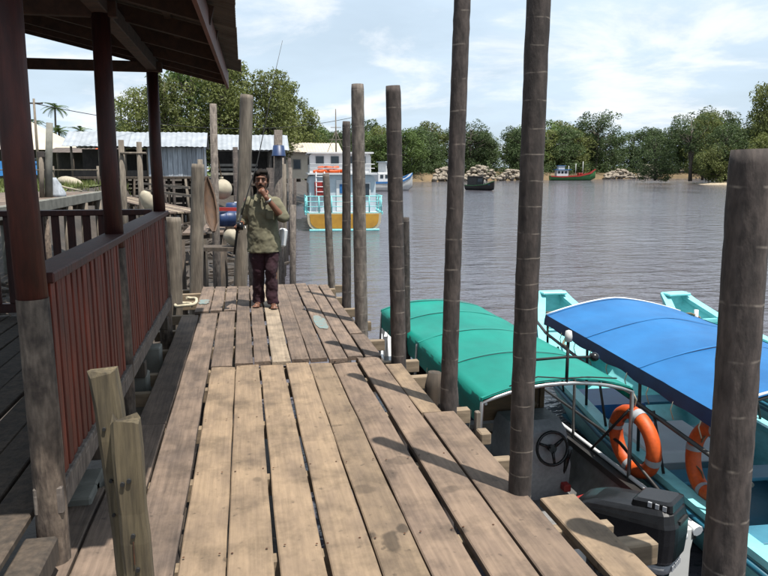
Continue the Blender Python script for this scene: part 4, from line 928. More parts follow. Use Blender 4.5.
MB().box((-2.0, 53.2, -.2), (3.0, 53.3, 3.0)).build('back_wall', 'wall_dark', shed)
MB().cbox((-2.0, 50.0, .55), (3.0, 53.2, .70), .02).build('floor', 'dark_timber', shed)
for x in (-1.9, -.6, .6, 1.8, 2.95):
    for y in (50.1, 53.0): MB().tube([(x, y, -2.2), (x + R.uniform(-.1, .1), y, 3.0)], .085, 8).build('post', 'pole_bark_grey', shed)
for k in range(26):
    x = -10.2 + .31 * k + R.uniform(-.1, .1); y = R.choice((45.9, 46.9, 47.8)); MB().tube([(x, y, -2.2), (x + R.uniform(-.25, .25), y + R.uniform(-.1, .1), 1.1)], R.uniform(.05, .09), 7).build('stilt', R.choice(('dark_timber', 'pole_bark', 'pole_pale')), hut)
for k in range(9):
    z = -1.2 + .26 * k; MB().bar((-10.2, 48.3 + R.uniform(-.1, .1), z), (-2.3, 48.3 + R.uniform(-.1, .1), z + R.uniform(-.1, .1)), .05, .2).build('dark_fill_board', 'wall_dark', hut)  # added dark boards standing in for the dark space beneath the hut
for z in (1.3, 1.6, 1.9): MB().cbox((-1.9, 50.02, z), (1.0, 50.06, z + .16), .005).build('wall_board', 'wall_grey', shed)
far_shed = thing('river_building', 'low tan walled building with flat pale roof behind the ferry', 'building', (0, 0, 0))
MB().box((4.0, 70.0, .8), (9.2, 75.0, 3.5)).build('wall', 'tan_roof', far_shed); zinc_roof(far_shed, 3.6, 9.6, 69.2, 72.4, 3.35, 4.35, 'tan_roof')
for x in (4.8, 6.3, 7.8):
    f = MB().box((x, 69.94, 1.7), (x + .8, 69.998, 2.7)).build('window', 'wall_grey', far_shed); MB().box((x + .08, 69.92, 1.78), (x + .72, 69.938, 2.62)).build('pane', 'glass_dark', f)
tan = thing('tan_roofed_house', 'house with broad cream coloured hipped roof at the far left', 'house', (0, 0, 0))
MB().add([(-30, 61, 3.25), (-13.9, 61, 3.25), (-13.9, 72, 3.25), (-30, 72, 3.25), (-25, 66, 6.6), (-19.3, 66, 6.6)], [(0, 1, 5, 4), (1, 2, 5), (2, 3, 4, 5), (3, 0, 4)]).build('roof', 'tan_roof', tan)
MB().box((-29.2, 62, .8), (-15.4, 71, 3.24)).build('wall', 'wall_dark', tan)
for x in (-28, -24, -20.4, -17.5):
    f = MB().box((x, 61.93, 1.5), (x + 1.2, 61.997, 2.6)).build('window', 'wall_blue_grey', tan); MB().box((x + .1, 61.90, 1.6), (x + 1.1, 61.928, 2.5)).build('pane', 'glass_dark', f)
for x in (-29, -24.5, -20, -16.5, -14.6): MB().tube([(x, 61.3, .7), (x, 61.3, 3.25)], .09, 8).build('post', 'pole_pale', tan)
lean = thing('lean_to', 'long low lean-to with dark rusty roof beside the cream roofed house', 'shed', (0, 0, 0))
for k in range(6):
    x = -14.6 + k * .9
    MB().loft([[(x + .92 * i / 8, 57.2, 2.95 + .015 * math.sin(PI * i)), (x + .92 * i / 8, 61.0, 3.42 + .015 * math.sin(PI * i))] for i in range(9)], smooth=False).build('roof_sheet', 'roof_rust', lean)
for x in (-14.4, -12.6, -10.9, -9.4): MB().tube([(x, 57.4, .7), (x, 57.4, 2.95)], .08, 8).build('post', 'dark_timber', lean)
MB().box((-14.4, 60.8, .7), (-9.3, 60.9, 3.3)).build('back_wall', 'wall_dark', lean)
tag(MB().add([(-11.2, 58.5, 3.22), (-9.9, 58.5, 3.22), (-9.9, 60, 3.4), (-11.2, 60, 3.4), (-10.2, 59.3, 4.35)], [(0, 1, 4), (1, 2, 4), (2, 3, 4), (3, 0, 4), (3, 2, 1, 0)]).build('tarpaulin', 'orange'), 'small orange tarpaulin peak behind the second red post', 'tarpaulin')
tag(MB().loft([[(-14.6 + .4 * i, 44 + .05 * math.sin(i), 2.15), (-14.6 + .4 * i, 43.7, 1.35 + .08 * math.sin(2 * i))] for i in range(9)]).build('tarpaulin', 'canopy_blue'), 'bright blue tarpaulin hung low before the cream roofed house', 'tarpaulin')
wr = MB().ball((0, 0, 0), (.75, .4, .3), 14, 8); tag(wr.build('upturned_dinghy', 'buoy_cream', None, (-9.0, 40.0, 1.0), (0, .2, -.4)), 'upturned white dinghy lying on the grass between the red posts', 'boat')
# fence on the grass
fn = thing('wire_fence', 'grey post and rail fence along the grass behind the landing stage', 'fence', (0, 0, 0))
for k in range(5): MB().tube([(-7.2 - 2.3 * k, 38 + .8 * k, .7), (-7.2 - 2.3 * k, 38 + .8 * k, 1.85)], .06, 8).build('fence_post', 'pole_pale', fn)
MB().tube([(-7.2, 37.95, 1.65), (-16.4, 41.15, 1.65)], .03, 6).build('fence_rail', 'pole_pale', fn)
# power line
ut = thing('utility_pole', 'slim utility pole with cross arm at far left', 'pole', (-11.3, 43, .6)); MB().tube([(0, 0, 0), (.05, 0, 4.95)], [.09, .06], 8).build('shaft', 'pole_pale', ut); MB().bar((-.5, 0, 4.7), (.5, 0, 4.7), .06, .08).build('cross_arm', 'dark_timber', ut)
pts = [(-11.3 + 22 * t, 43 + 20 * t, 5.3 - 5.2 * t * (1 - t) + 1.2 * t) for t in [k / 24 for k in range(25)]]
tag(MB().tube(pts, .022, 5).build('power_cable', 'black_matte'), 'black power cable sagging from the utility pole to the trees', 'cable')

# ---- clutter round the end of the boardwalk --------------------------------
cp = dict(group='weathered mooring poles beyond the boardwalk end')
def far_pole(label, b, t, r, mat='pole_bark_grey'): return simple_pole(label, [b, Vector(b).lerp(Vector(t), .5) + V(R.uniform(-.03, .03), 0, 0), t], [r * 1.1, r, r * .9], mat, 'mooring_pole', cp['group'])
far_pole('slim grey pole rising above the zinc roofs left of the man', (-.62, 14.4, -2.2), (-.53, 14.4, 2.92), .075)
far_pole('grey pole carrying a blue bucket behind the right shoulder of the man', (.82, 20.2, -2.2), (1.0, 20.2, 2.75), .13, 'pole_bark_grey')
k = 0
for b, t, r, nm in (((.55, 17, -2.2), (.62, 17, 1.7), .09, 'thick grey pole just behind the head of the man'), ((1.1, 22, -2.2), (1.05, 22, 2.0), .08, 'pole just right of the bucket pole'),
                ((1.25, 24, -2.2), (1.35, 24, 1.85), .075, 'crooked pole left of the ferry bow rail, nearest of a row'), ((1.55, 27, -2.2), (1.45, 27, 2.1), .08, 'pole standing between bucket pole and ferry'),
                ((1.85, 30, -2.2), (1.95, 30, 1.75), .085, 'stout pole close to the left side of the ferry'), ((2.2, 33, -2.2), (2.1, 33, 2.2), .08, 'pole touching the outline of the ferry at left'),
                ((2.6, 38, -2.2), (2.7, 38, 1.2), .09, 'short stake by the left hull side of the ferry'), ((.15, 19, -2.2), (.05, 19, 2.2), .07, 'dark slim pole between man and pale pole'),
                ((-.25, 21, -2.2), (-.2, 21, 2.3), .08, 'slim pole below the zinc roof left of the pale pole'), ((-1.0, 17.5, -2.2), (-1.0, 17.5, 1.9), .07, 'slim pole left of the brown canoe prow'),
                ((1.0, 15.5, -2.2), (1.05, 15.5, .9), .07, 'stake low behind the right elbow of the man')):
    far_pole(nm, b, t, r, R.choice(('pole_bark_grey', 'pole_bark', 'pole_pale')))
bk = thing('bucket', 'blue bucket hung upside down on a grey pole', 'bucket', (.99, 20.05, 2.03)); MB().lathe([(.11, .30), (.15, .29), (.19, .02), (.205, 0), (.19, .0)], 16).build('shell', 'barrel_blue', bk); MB().lathe([(.001, .302), (.11, .30)], 16).build('base', 'barrel_blue', bk)
br = thing('rack', 'rough pole rack holding barrels and floats beyond the boardwalk end', 'rack', (0, 0, 0))
for y in (14.8, 16.8): MB().bar((-1.6, y, .30), (.75, y, .34), .09, .1).build('beam', 'dark_timber', br)
for k in range(7): MB().bar((-1.5 + .33 * k, 14.6, .375), (-1.48 + .33 * k, 17.0, .385), .14, .045).build('slat', 'deck_wood_grey', br)
for x in (-1.45, -.5, .6):
    for y in (14.8, 16.8): MB().tube([(x, y, -2.2), (x, y, .29)], .07, 8).build('leg', 'dark_timber', br)
def drum(label, loc, rot=(0, 0, 0), mat='barrel_blue', s=.6):
    t = thing('barrel', label, 'barrel', loc); t.rotation_euler = rot; t.scale = (s, s, s); t['group'] = 'plastic barrels on the rack'
    MB().lathe([(.001, 0), (.25, .0), (.27, .04), (.285, .25), (.275, .27), (.285, .29), (.285, .55), (.275, .57), (.285, .59), (.26, .82), (.20, .86), (.001, .865)], 20).build('shell', mat, t); MB().lathe([(.03, .89), (.045, .89), (.05, .862)], 10, (.1, 0, 0)).build('bung', 'white_paint', t)
drum('upright blue plastic barrel on the rack left of the man', (-.25, 16.2, .41)); drum('blue plastic barrel lying in front of the upright one', (-.55, 15.35, .62), (0, math.radians(90), .3))
tag(MB().bar((-.9, 14.95, .86), (.35, 15.15, .82), .10, .07).build('red_board', 'red_gloss'), 'red painted board lying across before the blue barrels', 'board')
def buoy(label, c, r, mat, g='float buoys'):
    t = thing('buoy', label, 'buoy', c, 0, g); MB().ball((0, 0, 0), r, 18, 12).build('float', mat, t); MB().tube([(0, 0, r * .95), (0, 0, r * 1.2)], r * .18, 8).build('eye_lug', mat, t)
buoy('large cream ball buoy hanging left of the pale pole', (-.45, 15.3, 1.25), .215, 'buoy_cream')
tag(MB().tube([(-.45, 15.3, 1.5), (-.5, 14.9, 1.9), (-.52, 14.45, 2.05)], .012, 5).build('rope', 'rope_brown'), 'thin rope holding up the cream ball buoy', 'rope')
o = MB().ball((0, 0, 0), (.20, .16, .15), 18, 12); o.v = [tuple(Vector(p) * (1 + .22 * mnoise.noise(Vector(p) * 9))) for p in o.v]; tag(o.build('canvas_bundle', 'buoy_cream', None, (-.20, 13.4, .40), (.2, .5, .3)), 'pale canvas bundle lying low beside the pale pole left of the man', 'bundle')
for nm, lo, yy, zz, x0, x1 in (('stack', 'low beam carrying the white floats', 13.4, .22, -.9, .35),):
    t = thing('beam', 'rough low beam carrying the pale canvas bundle', 'beam', (0, 0, 0)); MB().bar((x0, yy, zz), (x1, yy, zz - .04), .5, .07).build('board', 'dark_timber', t)
    for x in (x0 + .1, x1 - .1): MB().tube([(x, yy, -2.2), (x, yy, zz - .04)], .06, 8).build('leg', 'dark_timber', t)
# brown canoe prow leaning up behind the poles
cn = thing('canoe', 'brown wooden canoe with its prow propped up steeply left of the buoy', 'boat', (-.70, 14.2, 1.50)); cn.scale = (.5, .36, .45); cn.rotation_euler = (math.radians(66), 0, math.radians(14))
cs = [(0, .02, .01, .10, .05, .03), (-.4, .13, .08, .06, -.06, -.09), (-1.0, .22, .16, .02, -.13, -.16), (-1.8, .25, .18, .0, -.15, -.18), (-2.6, .20, .14, .02, -.13, -.15), (-3.1, .05, .03, .08, -.05, -.06)]
hull(cn, cs[::-1], 'canoe_brown', 'canoe_brown', .02); gunwale(cn, cs[::-1], 'canoe_brown', .035, .03, .008)
tag(MB().loft([[(.16 * math.cos(2 * PI * k / 12) * s, .10 * math.sin(2 * PI * k / 12) * s, z) for k in range(12)] for s, z in ((.3, 0), (1, .1), (1.1, .3), (.8, .5), (.25, .58))], closed=True, cap=True).build('white_jug', 'buoy_cream', None, (-2.2, 18.2, .62), (.2, -.4, 0)), 'white jug tied beside the boardwalk left of the man height pole', 'jug')
tag(MB().tube([(-2.2, 18.2, -2.2), (-2.18, 18.2, .66)], .06, 8).build('stake', 'pole_pale'), 'pale stake under the white jug', 'stake')
fx_ = MB(); rb = random.Random(9)
for k in range(320):
    x, y = rb.uniform(-7, .3), rb.uniform(10.8, 44); l = rb.uniform(.4, 2.2); a = rb.uniform(0, PI); fx_.bar((x, y, -1.72 + rb.uniform(0, .2)), (x + l * math.cos(a), y + l * math.sin(a), -1.66 + rb.uniform(0, .4)), rb.uniform(.05, .16), rb.uniform(.03, .1))
o = fx_.build('driftwood', 'dark_timber'); o['kind'] = 'stuff'; o['label'] = 'broken timber and driftwood strewn over the mud'; o['category'] = 'driftwood'

# ================================================================== FERRY AND FAR BOATS
fe = thing('ferry', 'white passenger ferry with yellow stern and turquoise railing moored beyond the poles', 'boat', (5.85, 41.6, WATER_Z), math.radians(-4))
stF = [(0, 2.30, 1.75, 1.10, .14, -.2), (.6, 2.33, 1.85, 1.10, .10, -.3), (5, 2.35, 1.95, 1.15, .05, -.4), (10, 2.0, 1.5, 1.35, .1, -.4), (13, 1.1, .7, 1.75, .3, -.2), (14.6, .12, .08, 2.15, .8, .4)]
hull(fe, stF, 'hull_turquoise', 'white_paint', .08); gunwale(fe, stF, 'hull_turquoise', .22, .12, .03)
def rounded(x0, x1, z0, z1, c, y, n=6, tops=.0):
    P = []
    for cx, cz, a0 in ((x1 - c, z0 + c, 270), (x1 - tops, z1 - .02, 0), (x0 + tops, z1 - .02, 90), (x0 + c, z0 + c, 180)):
        cc = c if a0 in (270, 180) else .02
        for k in range(n): a = math.radians(a0 + 90 * k / (n - 1)); P.append((cx + cc * math.cos(a) - (cc if 0 else 0), y, cz + cc * math.sin(a)))
    return P
tp = MB().loft([rounded(-2.05, 2.05, .16, 1.0, .55, -.07), rounded(-2.05, 2.05, .16, 1.0, .55, -.02)], closed=True, smooth=False, cap=True).build('stern_panel', 'yellow_paint', fe)
MB().loft([rounded(-2.20, 2.20, .04, 1.06, .62, -.045), rounded(-2.20, 2.20, .04, 1.06, .62, -.005)], closed=True, smooth=False, cap=True).build('stern_trim', 'rope_cream', fe)
MB().cbox((-2.1, -.12, .0), (2.1, -.05, .12), .02).build('stern_step', 'hull_turquoise', fe)
for z in (1.45, 1.75, 2.06):
    MB().tube([(-2.28, 4.0, z), (-2.28, .12, z), (-2.22, .05, z), (2.22, .05, z), (2.28, .12, z), (2.28, 4.0, z)], .024 if z < 2 else .036, 6).build('rail', 'hull_turquoise', fe)
for x in (-2.22, -1.5, -.75, 0, .75, 1.5, 2.22): MB().tube([(x, .05, 1.1), (x, .05, 2.06)], .04, 6).build('stanchion', 'hull_turquoise', fe)
for y in (1.3, 2.6, 4.0):
    for s in (-1, 1): MB().tube([(s * 2.28, y, 1.1), (s * 2.28, y, 2.06)], .04, 6).build('stanchion', 'hull_turquoise', fe)
MB().box((-2.2, .1, 1.02), (2.2, 12, 1.10)).build('deck', 'pale_blue_paint', fe)
def house(x, z0, z1, y0, y1, c):
    pr = [(-x, z0), (-x, z1 - c), (-x + c * .3, z1 - c * .3), (-x + c, z1), (x - c, z1), (x - c * .3, z1 - c * .3), (x, z1 - c), (x, z0)]
    return MB().loft([[(a, y, b) for a, b in pr] for y in (y0, y1)], closed=True, smooth=False, cap=True)
cab = house(2.02, 1.11, 3.32, 1.2, 9.5, .35).build('cabin', 'pale_blue_paint', fe)
house(2.1, 3.325, 3.42, .9, 9.8, .05).build('cabin_roof', 'white_paint', fe)
dr = MB().cbox((-.40, 1.13, 1.12), (.45, 1.195, 3.0), .01).build('door', 'white_paint', fe); MB().cbox((-.20, 1.10, 2.2), (.32, 1.128, 2.75), .01).build('pane', 'blue_paint', dr)
for x in (-1.7, .95):
    f = MB().cbox((x, 1.15, 1.9), (x + .75, 1.195, 2.85), .01).build('window', 'white_paint', fe); MB().box((x + .08, 1.12, 1.98), (x + .67, 1.148, 2.77)).build('pane', 'glass_dark', f)
MB().cbox((-1.72, 1.0, 2.0), (-1.1, 1.1, 2.9), .03).build('life_raft_box', 'red_gloss', fe)
for s in (-1, 1):
    for k in range(5):
        f = MB().box((min(s * 2.023, s * 2.06), 1.9 + 1.4 * k, 2.0), (max(s * 2.023, s * 2.06), 2.9 + 1.4 * k, 2.85)).build('window', 'white_paint', fe); MB().box((min(s * 2.062, s * 2.075), 2.0 + 1.4 * k, 2.08), (max(s * 2.062, s * 2.075), 2.8 + 1.4 * k, 2.77)).build('pane', 'glass_dark', f)
ld = thing('ladder', '', ''); [ld.__delitem__(q) for q in ('label', 'category')]; ld.parent = fe
for x in (-1.62, -1.12): MB().tube([(x, .80, 1.1), (x, .85, 3.5)], .03, 6).build('stile', 'white_paint', ld)
for k in range(7): MB().tube([(-1.62, .82, 1.4 + .3 * k), (-1.12, .82, 1.4 + .3 * k)], .028, 6).build('rung', 'white_paint', ld)
wh = house(1.95, 3.425, 4.62, 3.2, 8.6, .2).build('wheelhouse', 'white_paint', fe)
house(2.1, 4.625, 4.72, 2.9, 8.9, .04).build('wheelhouse_roof', 'white_paint', fe)
for x in (-1.55, -.6, .35, 1.1):
    MB().box((x, 3.15, 3.95), (x + .5, 3.195, 4.45)).build('wheelhouse_window', 'glass_dark', wh)
for s in (-1, 1):
    for k in range(5): MB().box((min(s * 1.953, s * 1.97), 3.6 + k, 3.95), (max(s * 1.953, s * 1.97), 4.3 + k, 4.45)).build('wheelhouse_window', 'glass_dark', wh)
rl_ = MB()
for z in (3.7, 3.95): MB().tube([(-1.95, 3.1, z), (-1.95, 1.1, z), (1.95, 1.1, z), (1.95, 3.1, z)], .025, 6).build('roof_rail', 'white_paint', fe)
mst = MB().tube([(-.1, 6.0, 4.72), (-.1, 6.0, 7.6)], [.06, .03], 8).build('mast', 'pole_pale', fe)
for z, l in ((5.6, .5), (6.4, .35)): MB().tube([(-.1 - l, 6, z), (-.1 + l, 6, z)], .025, 6).build('yard', 'pole_pale', mst)
for s in (-1, 1): MB().tube([(-.1 + s * .6, 6.0, 4.72), (-.1, 6.0, 6.2)], .02, 6).build('stay', 'pole_pale', mst)
rj = random.Random(4)
for k in range(9):
    x = -1.6 + .33 * k if k < 6 else -1.3 + .45 * (k - 6); z = 3.50 + (.22 if k >= 6 else 0)
    j = MB().cbox((-.19, -.28, -.08), (.19, .28, .11), .05).build('life_jacket', 'orange', None, (5.85 + x + .12, 43.25 + .15 * rj.random(), WATER_Z + z), (0, rj.uniform(-.2, .2), rj.uniform(-.4, .4)))
    tag(j, 'orange life jacket in the pile on the ferry roof', 'life jacket', 'life jackets heaped on the ferry roof')

wb = thing('white_boat', 'small white boat with blue stripe moored behind the ferry', 'boat', (25.2, 121.5, WATER_Z), math.radians(-62))
stW = [(-4.5, 1.3, 1.1, 1.6, .2, -.3), (-2, 1.5, 1.2, 1.6, .15, -.4), (2, 1.4, 1.0, 1.9, .2, -.4), (4, .8, .4, 2.5, .5, -.2), (5.2, .08, .05, 3.1, 1.0, .6)]
hull(wb, stW, 'hull_white', 'white_paint', .08); gunwale(wb, stW, 'blue_paint', .15, .3, .02)
house_ = lambda x, z0, z1, y0, y1, c, nm, mt: house(x, z0, z1, y0, y1, c).build(nm, mt, wb)
house_(1.2, 1.6, 3.2, -3.6, 1.6, .2, 'cabin', 'white_paint'); w2 = house_(1.05, 3.2, 4.9, -1.8, 1.0, .2, 'wheelhouse', 'white_paint'); house_(1.25, 4.9, 5.05, -2.1, 1.3, .03, 'wheelhouse_roof', 'pale_blue_paint')
for s in (-1, 1):
    for k in range(3): MB().box((min(s * 1.053, s * 1.09), -1.6 + .85 * k, 3.9), (max(s * 1.053, s * 1.09), -.95 + .85 * k, 4.6)).build('window', 'glass_dark', w2)
    for k in range(4): MB().box((min(s * 1.203, s * 1.24), -3.2 + 1.1 * k, 2.2), (max(s * 1.203, s * 1.24), -2.5 + 1.1 * k, 2.8)).build('window', 'glass_dark', wb)
MB().tube([(0, -.5, 5.05), (0, -.5, 7.6)], [.06, .03], 6).build('mast', 'white_paint', wb)
db = thing('fishing_boat', 'small dark fishing boat under way on the open river', 'boat', (41.8, 122.6, WATER_Z), math.radians(200))
stD = [(-3, .9, .7, .9, .1, -.2), (0, 1.2, .9, .85, .05, -.3), (3, 1.0, .6, 1.1, .1, -.2), (4.4, .1, .06, 1.7, .5, .2)]
hull(db, stD, 'hull_dark', 'hull_teal_dark', .06); gunwale(db, stD, 'green_paint', .12, .1, .02)
dbc = house(.85, .7, 2.4, -2.2, .4, .1).build('cabin', 'hull_dark', db); house(1.05, 2.4, 2.52, -2.6, .9, .03).build('cabin_roof', 'wall_dark', db); MB().box((-.5, .402, 1.5), (.5, .43, 2.1)).build('window', 'glass_dark', dbc)
MB().tube([(0, 1.2, .9), (0, 1.2, 3.2)], .05, 6).build('mast', 'hull_dark', db); MB().tube([(.3, 2.2, .8), (.35, 2.2, 1.9)], [.16, .12], 8).build('cargo_heap', 'wall_grey', db)
cb = thing('trawler', 'colourful red white and green trawler moored at the far bank', 'boat', (112.5, 231.5, WATER_Z), math.radians(-100))
stC = [(-7, 1.6, 1.3, 1.6, .3, -.3), (-3, 2.0, 1.6, 1.4, .2, -.4), (3, 2.0, 1.5, 1.7, .2, -.4), (7, 1.2, .7, 2.6, .5, -.2), (9, .1, .06, 4.0, 1.4, .8)]
hull(cb, stC, 'green_paint', 'red_gloss', .1); gunwale(cb, stC, 'red_gloss', .2, .35, .03)
house(1.5, 1.5, 3.6, -5, -1, .15).build('cabin', 'white_paint', cb); house(1.8, 3.6, 3.8, -5.6, 0, .04).build('awning', 'blue_paint', cb); house(1.2, 3.8, 5.0, -4.4, -2.2, .1).build('wheelhouse', 'white_paint', cb); house(1.4, 5.0, 5.15, -4.8, -1.8, .03).build('wheelhouse_roof', 'blue_paint', cb)
for y in (-.5, 2, 4.5): MB().tube([(0, y, 1.4), (0, y, 5.2 + .3 * y)], .09, 6).build('mast', 'white_paint', cb)
for s in (-1, 1):
    for k in range(3): MB().box((min(s * 1.503, s * 1.54), -4.6 + 1.2 * k, 2.4), (max(s * 1.503, s * 1.54), -3.9 + 1.2 * k, 3.2)).build('window', 'glass_dark', cb)
for y in (2.8, 3.6): MB().cbox((-1.2, y, 1.5), (1.2, y + .6, 2.6), .05).build('fish_box', 'red_gloss', cb)

# ================================================================== TREES
def leaf_mesh(name, clumps, per, leaf, seed, mat, sq=(1, 1, 1), droop=0.0):
    """clumps: (x,y,z,r). small kite shaped leaf faces spread through each clump, denser to the outside"""
    rg = np.random.default_rng(seed); vs = []; 
    for (x, y, z, r) in clumps:
        n = max(4, int(per * (r ** 2))); d = rg.normal(size=(n, 3)); d /= np.linalg.norm(d, axis=1)[:, None]
        rad = r * rg.uniform(.35, 1.0, n) ** .45; p = np.array([x, y, z]) + d * rad[:, None] * np.array(sq)
        nrm = d * .7 + rg.normal(size=(n, 3)) * .7 + np.array([0, 0, .5]); nrm /= np.linalg.norm(nrm, axis=1)[:, None]
        t = np.cross(nrm, rg.normal(size=(n, 3))); t /= np.linalg.norm(t, axis=1)[:, None]; t[:, 2] -= droop; b = np.cross(nrm, t)
        L = leaf * rg.uniform(.6, 1.35, n)[:, None]; vs.append(np.stack([p - t * L, p + b * L * .42 - t * L * .1, p + t * L, p - b * L * .42 - t * L * .1], 1))
    vs = np.concatenate(vs).reshape(-1, 3); n = len(vs) // 4
    me = bpy.data.meshes.new(name); me.vertices.add(len(vs)); me.vertices.foreach_set('co', vs.ravel().astype(np.float32))
    me.loops.add(n * 4); me.loops.foreach_set('vertex_index', np.arange(n * 4, dtype=np.int32)); me.polygons.add(n)
    me.polygons.foreach_set('loop_start', np.arange(0, n * 4, 4, dtype=np.int32)); me.polygons.foreach_set('loop_total', np.full(n, 4, dtype=np.int32))
    me.materials.append(MATS[mat]); me.update(); me.validate(); return me
def tree_proto(seed, h, rx, mat, nc, per, leaf, base=.25, kind='round', droop=0.0, tr=.03):
    """(trunk mesh, crown mesh) of a tree h metres high"""
    r = random.Random(seed); cl = []; tk = MB()
    lean = V(r.uniform(-.08, .08) * h, r.uniform(-.05, .05) * h, 0); P = [V(0, 0, -.4), V(0, 0, .3 * h) + lean * .3, V(0, 0, .62 * h) + lean * .7, V(0, 0, .92 * h) + lean]
    tk.tube(P, [h * tr * 1.1, h * tr * .8, h * tr * .5, h * tr * .12], 8)
    for k in range(nc):
        u = r.random(); z = base + (1 - base) * u * .97
        if kind == 'round': w_ = math.sqrt(max(0.02, 1 - ((u - .45) / .58) ** 2))
        elif kind == 'cone': w_ = (1 - u) ** .8 * .85 + .12
        elif kind == 'umbrella': w_ = .35 + .75 * ss(.3, .8, u) * (1 - ss(.93, 1.15, u))
        else: w_ = .8 - .35 * u
        a = r.uniform(0, 2 * PI); q = rx * w_ * r.uniform(.25, 1.0) ** .6 * r.choice((1, 1, .9, 1.12)); c = V(q * math.cos(a), q * math.sin(a), z * h) + lean * z
        cr = rx * r.uniform(.16, .34) * (.7 + .4 * w_); cl.append((c.x, c.y, c.z, cr))
        if k % 2 == 0:
            t0 = max(.15, z - r.uniform(.12, .3)); s0 = V(0, 0, t0 * h) + lean * t0; tk.tube([s0, s0.lerp(c, .55) + V(0, 0, -.02 * h), c], [h * tr * .35, h * tr * .2, h * tr * .07], 5)
    return tk.mesh('trunk', 'bark'), leaf_mesh('crown', cl, per, leaf, seed, mat, (1, 1, .85), droop)
def tree(proto, label, loc, s, rz, group, name='tree', sz=None):
    t = thing(name, label, 'tree', loc, rz, group); t.scale = (s, s, sz or s); link('trunk', proto[0], t); link('crown', proto[1], t); return t
# big trees behind the huts
near_p = [tree_proto(21, 10, 3.0, 'leaf_olive', 120, 130, .155, .18, 'round', .1), tree_proto(22, 10, 3.4, 'leaf_broad', 130, 125, .155, .15, 'round'), tree_proto(23, 10, 2.6, 'leaf_olive', 110, 140, .15, .2, 'loose', .2), tree_proto(24, 10, 3.2, 'leaf_dark', 120, 125, .155, .12, 'round')]
NT = [(-10.2, 74, .88, 0, 'tree at the left end of the grove behind the hut'), (-7.6, 70, .98, 2, 'airy tree with pale trunk behind the hut roof'), (-5.0, 76, 1.12, 1, 'tall leafy tree right of the last red post'), (-2.4, 71, 1.08, 0, 'tall olive tree behind the roofs, left of the slim pole'),
      (-.2, 77, 1.20, 2, 'tallest tree of the grove, behind the pale pole'), (2.0, 70, 1.02, 0, 'broad tree right above the head of the man'), (4.2, 74, .98, 2, 'airy tree where the fishing rod ends'), (6.0, 79, .85, 0, 'round tree at the right end of the grove'), (7.3, 84, .62, 3, 'low dark tree behind the tan building'),
      (-12.5, 80, .62, 3, 'small dark tree between the palms'), (9.6, 88, .52, 1, 'small bushy tree right of the ferry mast'), (11.8, 95, .50, 3, 'small dark tree right behind the ferry wheelhouse')]
for x, y, s, p, lb in NT: tree(near_p[p], lb, (x, y, .7), s, R.uniform(0, 6), 'grove behind the huts')
# far bank
far_p = [tree_proto(31, 14, 5.4, 'leaf_dark', 90, 34, .29, .03, 'round'), tree_proto(32, 14, 6.0, 'leaf_broad', 100, 34, .29, .02, 'round'), tree_proto(33, 14, 4.8, 'leaf_dark', 85, 36, .28, .04, 'loose'), tree_proto(34, 15, 5.2, 'leaf_olive', 90, 34, .29, .03, 'round'),
         tree_proto(35, 16, 5.6, 'leaf_dark', 85, 34, .29, .10, 'umbrella'), tree_proto(36, 15, 4.8, 'leaf_olive', 90, 34, .28, .04, 'cone', .2)]
kinds = ['rounded dark tree', 'broad bright green tree', 'slender loose tree', 'rounded olive tree', 'flat topped tree', 'pointed olive tree']
spots = []
for (xa, ya), (xb, yb) in zip(FAR[1:8], FAR[2:9]):
    L_ = math.hypot(xb - xa, yb - ya); n = max(2, int(L_ / 4.4))
    nx_, ny_ = -(yb - ya) / L_, (xb - xa) / L_
    for i in range(n):
        u = (i + R.uniform(.1, .9)) / n; o_ = R.uniform(7, 22); spots.append((xa + (xb - xa) * u + nx_ * o_, ya + (yb - ya) * u + ny_ * o_))
for k in range(9): spots.append((12 + 5.5 * k + R.uniform(-2, 2), 195 + 7 * k + R.uniform(8, 16)))
def bearing(q): return math.atan2(q[0], q[1])
spots.sort(key=bearing); spots = [q for i, q in enumerate(spots) if bearing(q) < math.radians(41)]
for i, q in enumerate(spots):
    d = math.hypot(*q); p = R.choice((0, 0, 1, 1, 2, 3, 3, 4, 5)); s = R.uniform(.92, 1.32) * d / 235
    nm = (ORD[i] if i < len(ORD) else str(i))
    tree(far_p[p], kinds[p] + ' on the far bank, ' + nm + ' of the row from left' , (q[0], q[1], .4), s, R.uniform(0, 6), 'trees along the far bank', sz=s * R.uniform(.78, 1.02))
# undergrowth along the far shore
cl = []; rg = random.Random(5)
for (xa, ya), (xb, yb) in zip(FAR[1:9], FAR[2:10]):
    L_ = math.hypot(xb - xa, yb - ya); nx_, ny_ = -(yb - ya) / L_, (xb - xa) / L_
    for i in range(int(L_ / .7)):
        u = rg.random(); o_ = rg.uniform(1.6, 15); cl.append((xa + (xb - xa) * u + nx_ * o_, ya + (yb - ya) * u + ny_ * o_, rg.uniform(.3, 3.6), rg.uniform(1.2, 2.4)))
o = link('undergrowth', leaf_mesh('undergrowth', cl, 22, .32, 77, 'leaf_dark')); o['kind'] = 'stuff'; o['label'] = 'dense low bushes along the far river bank'; o['category'] = 'bushes'
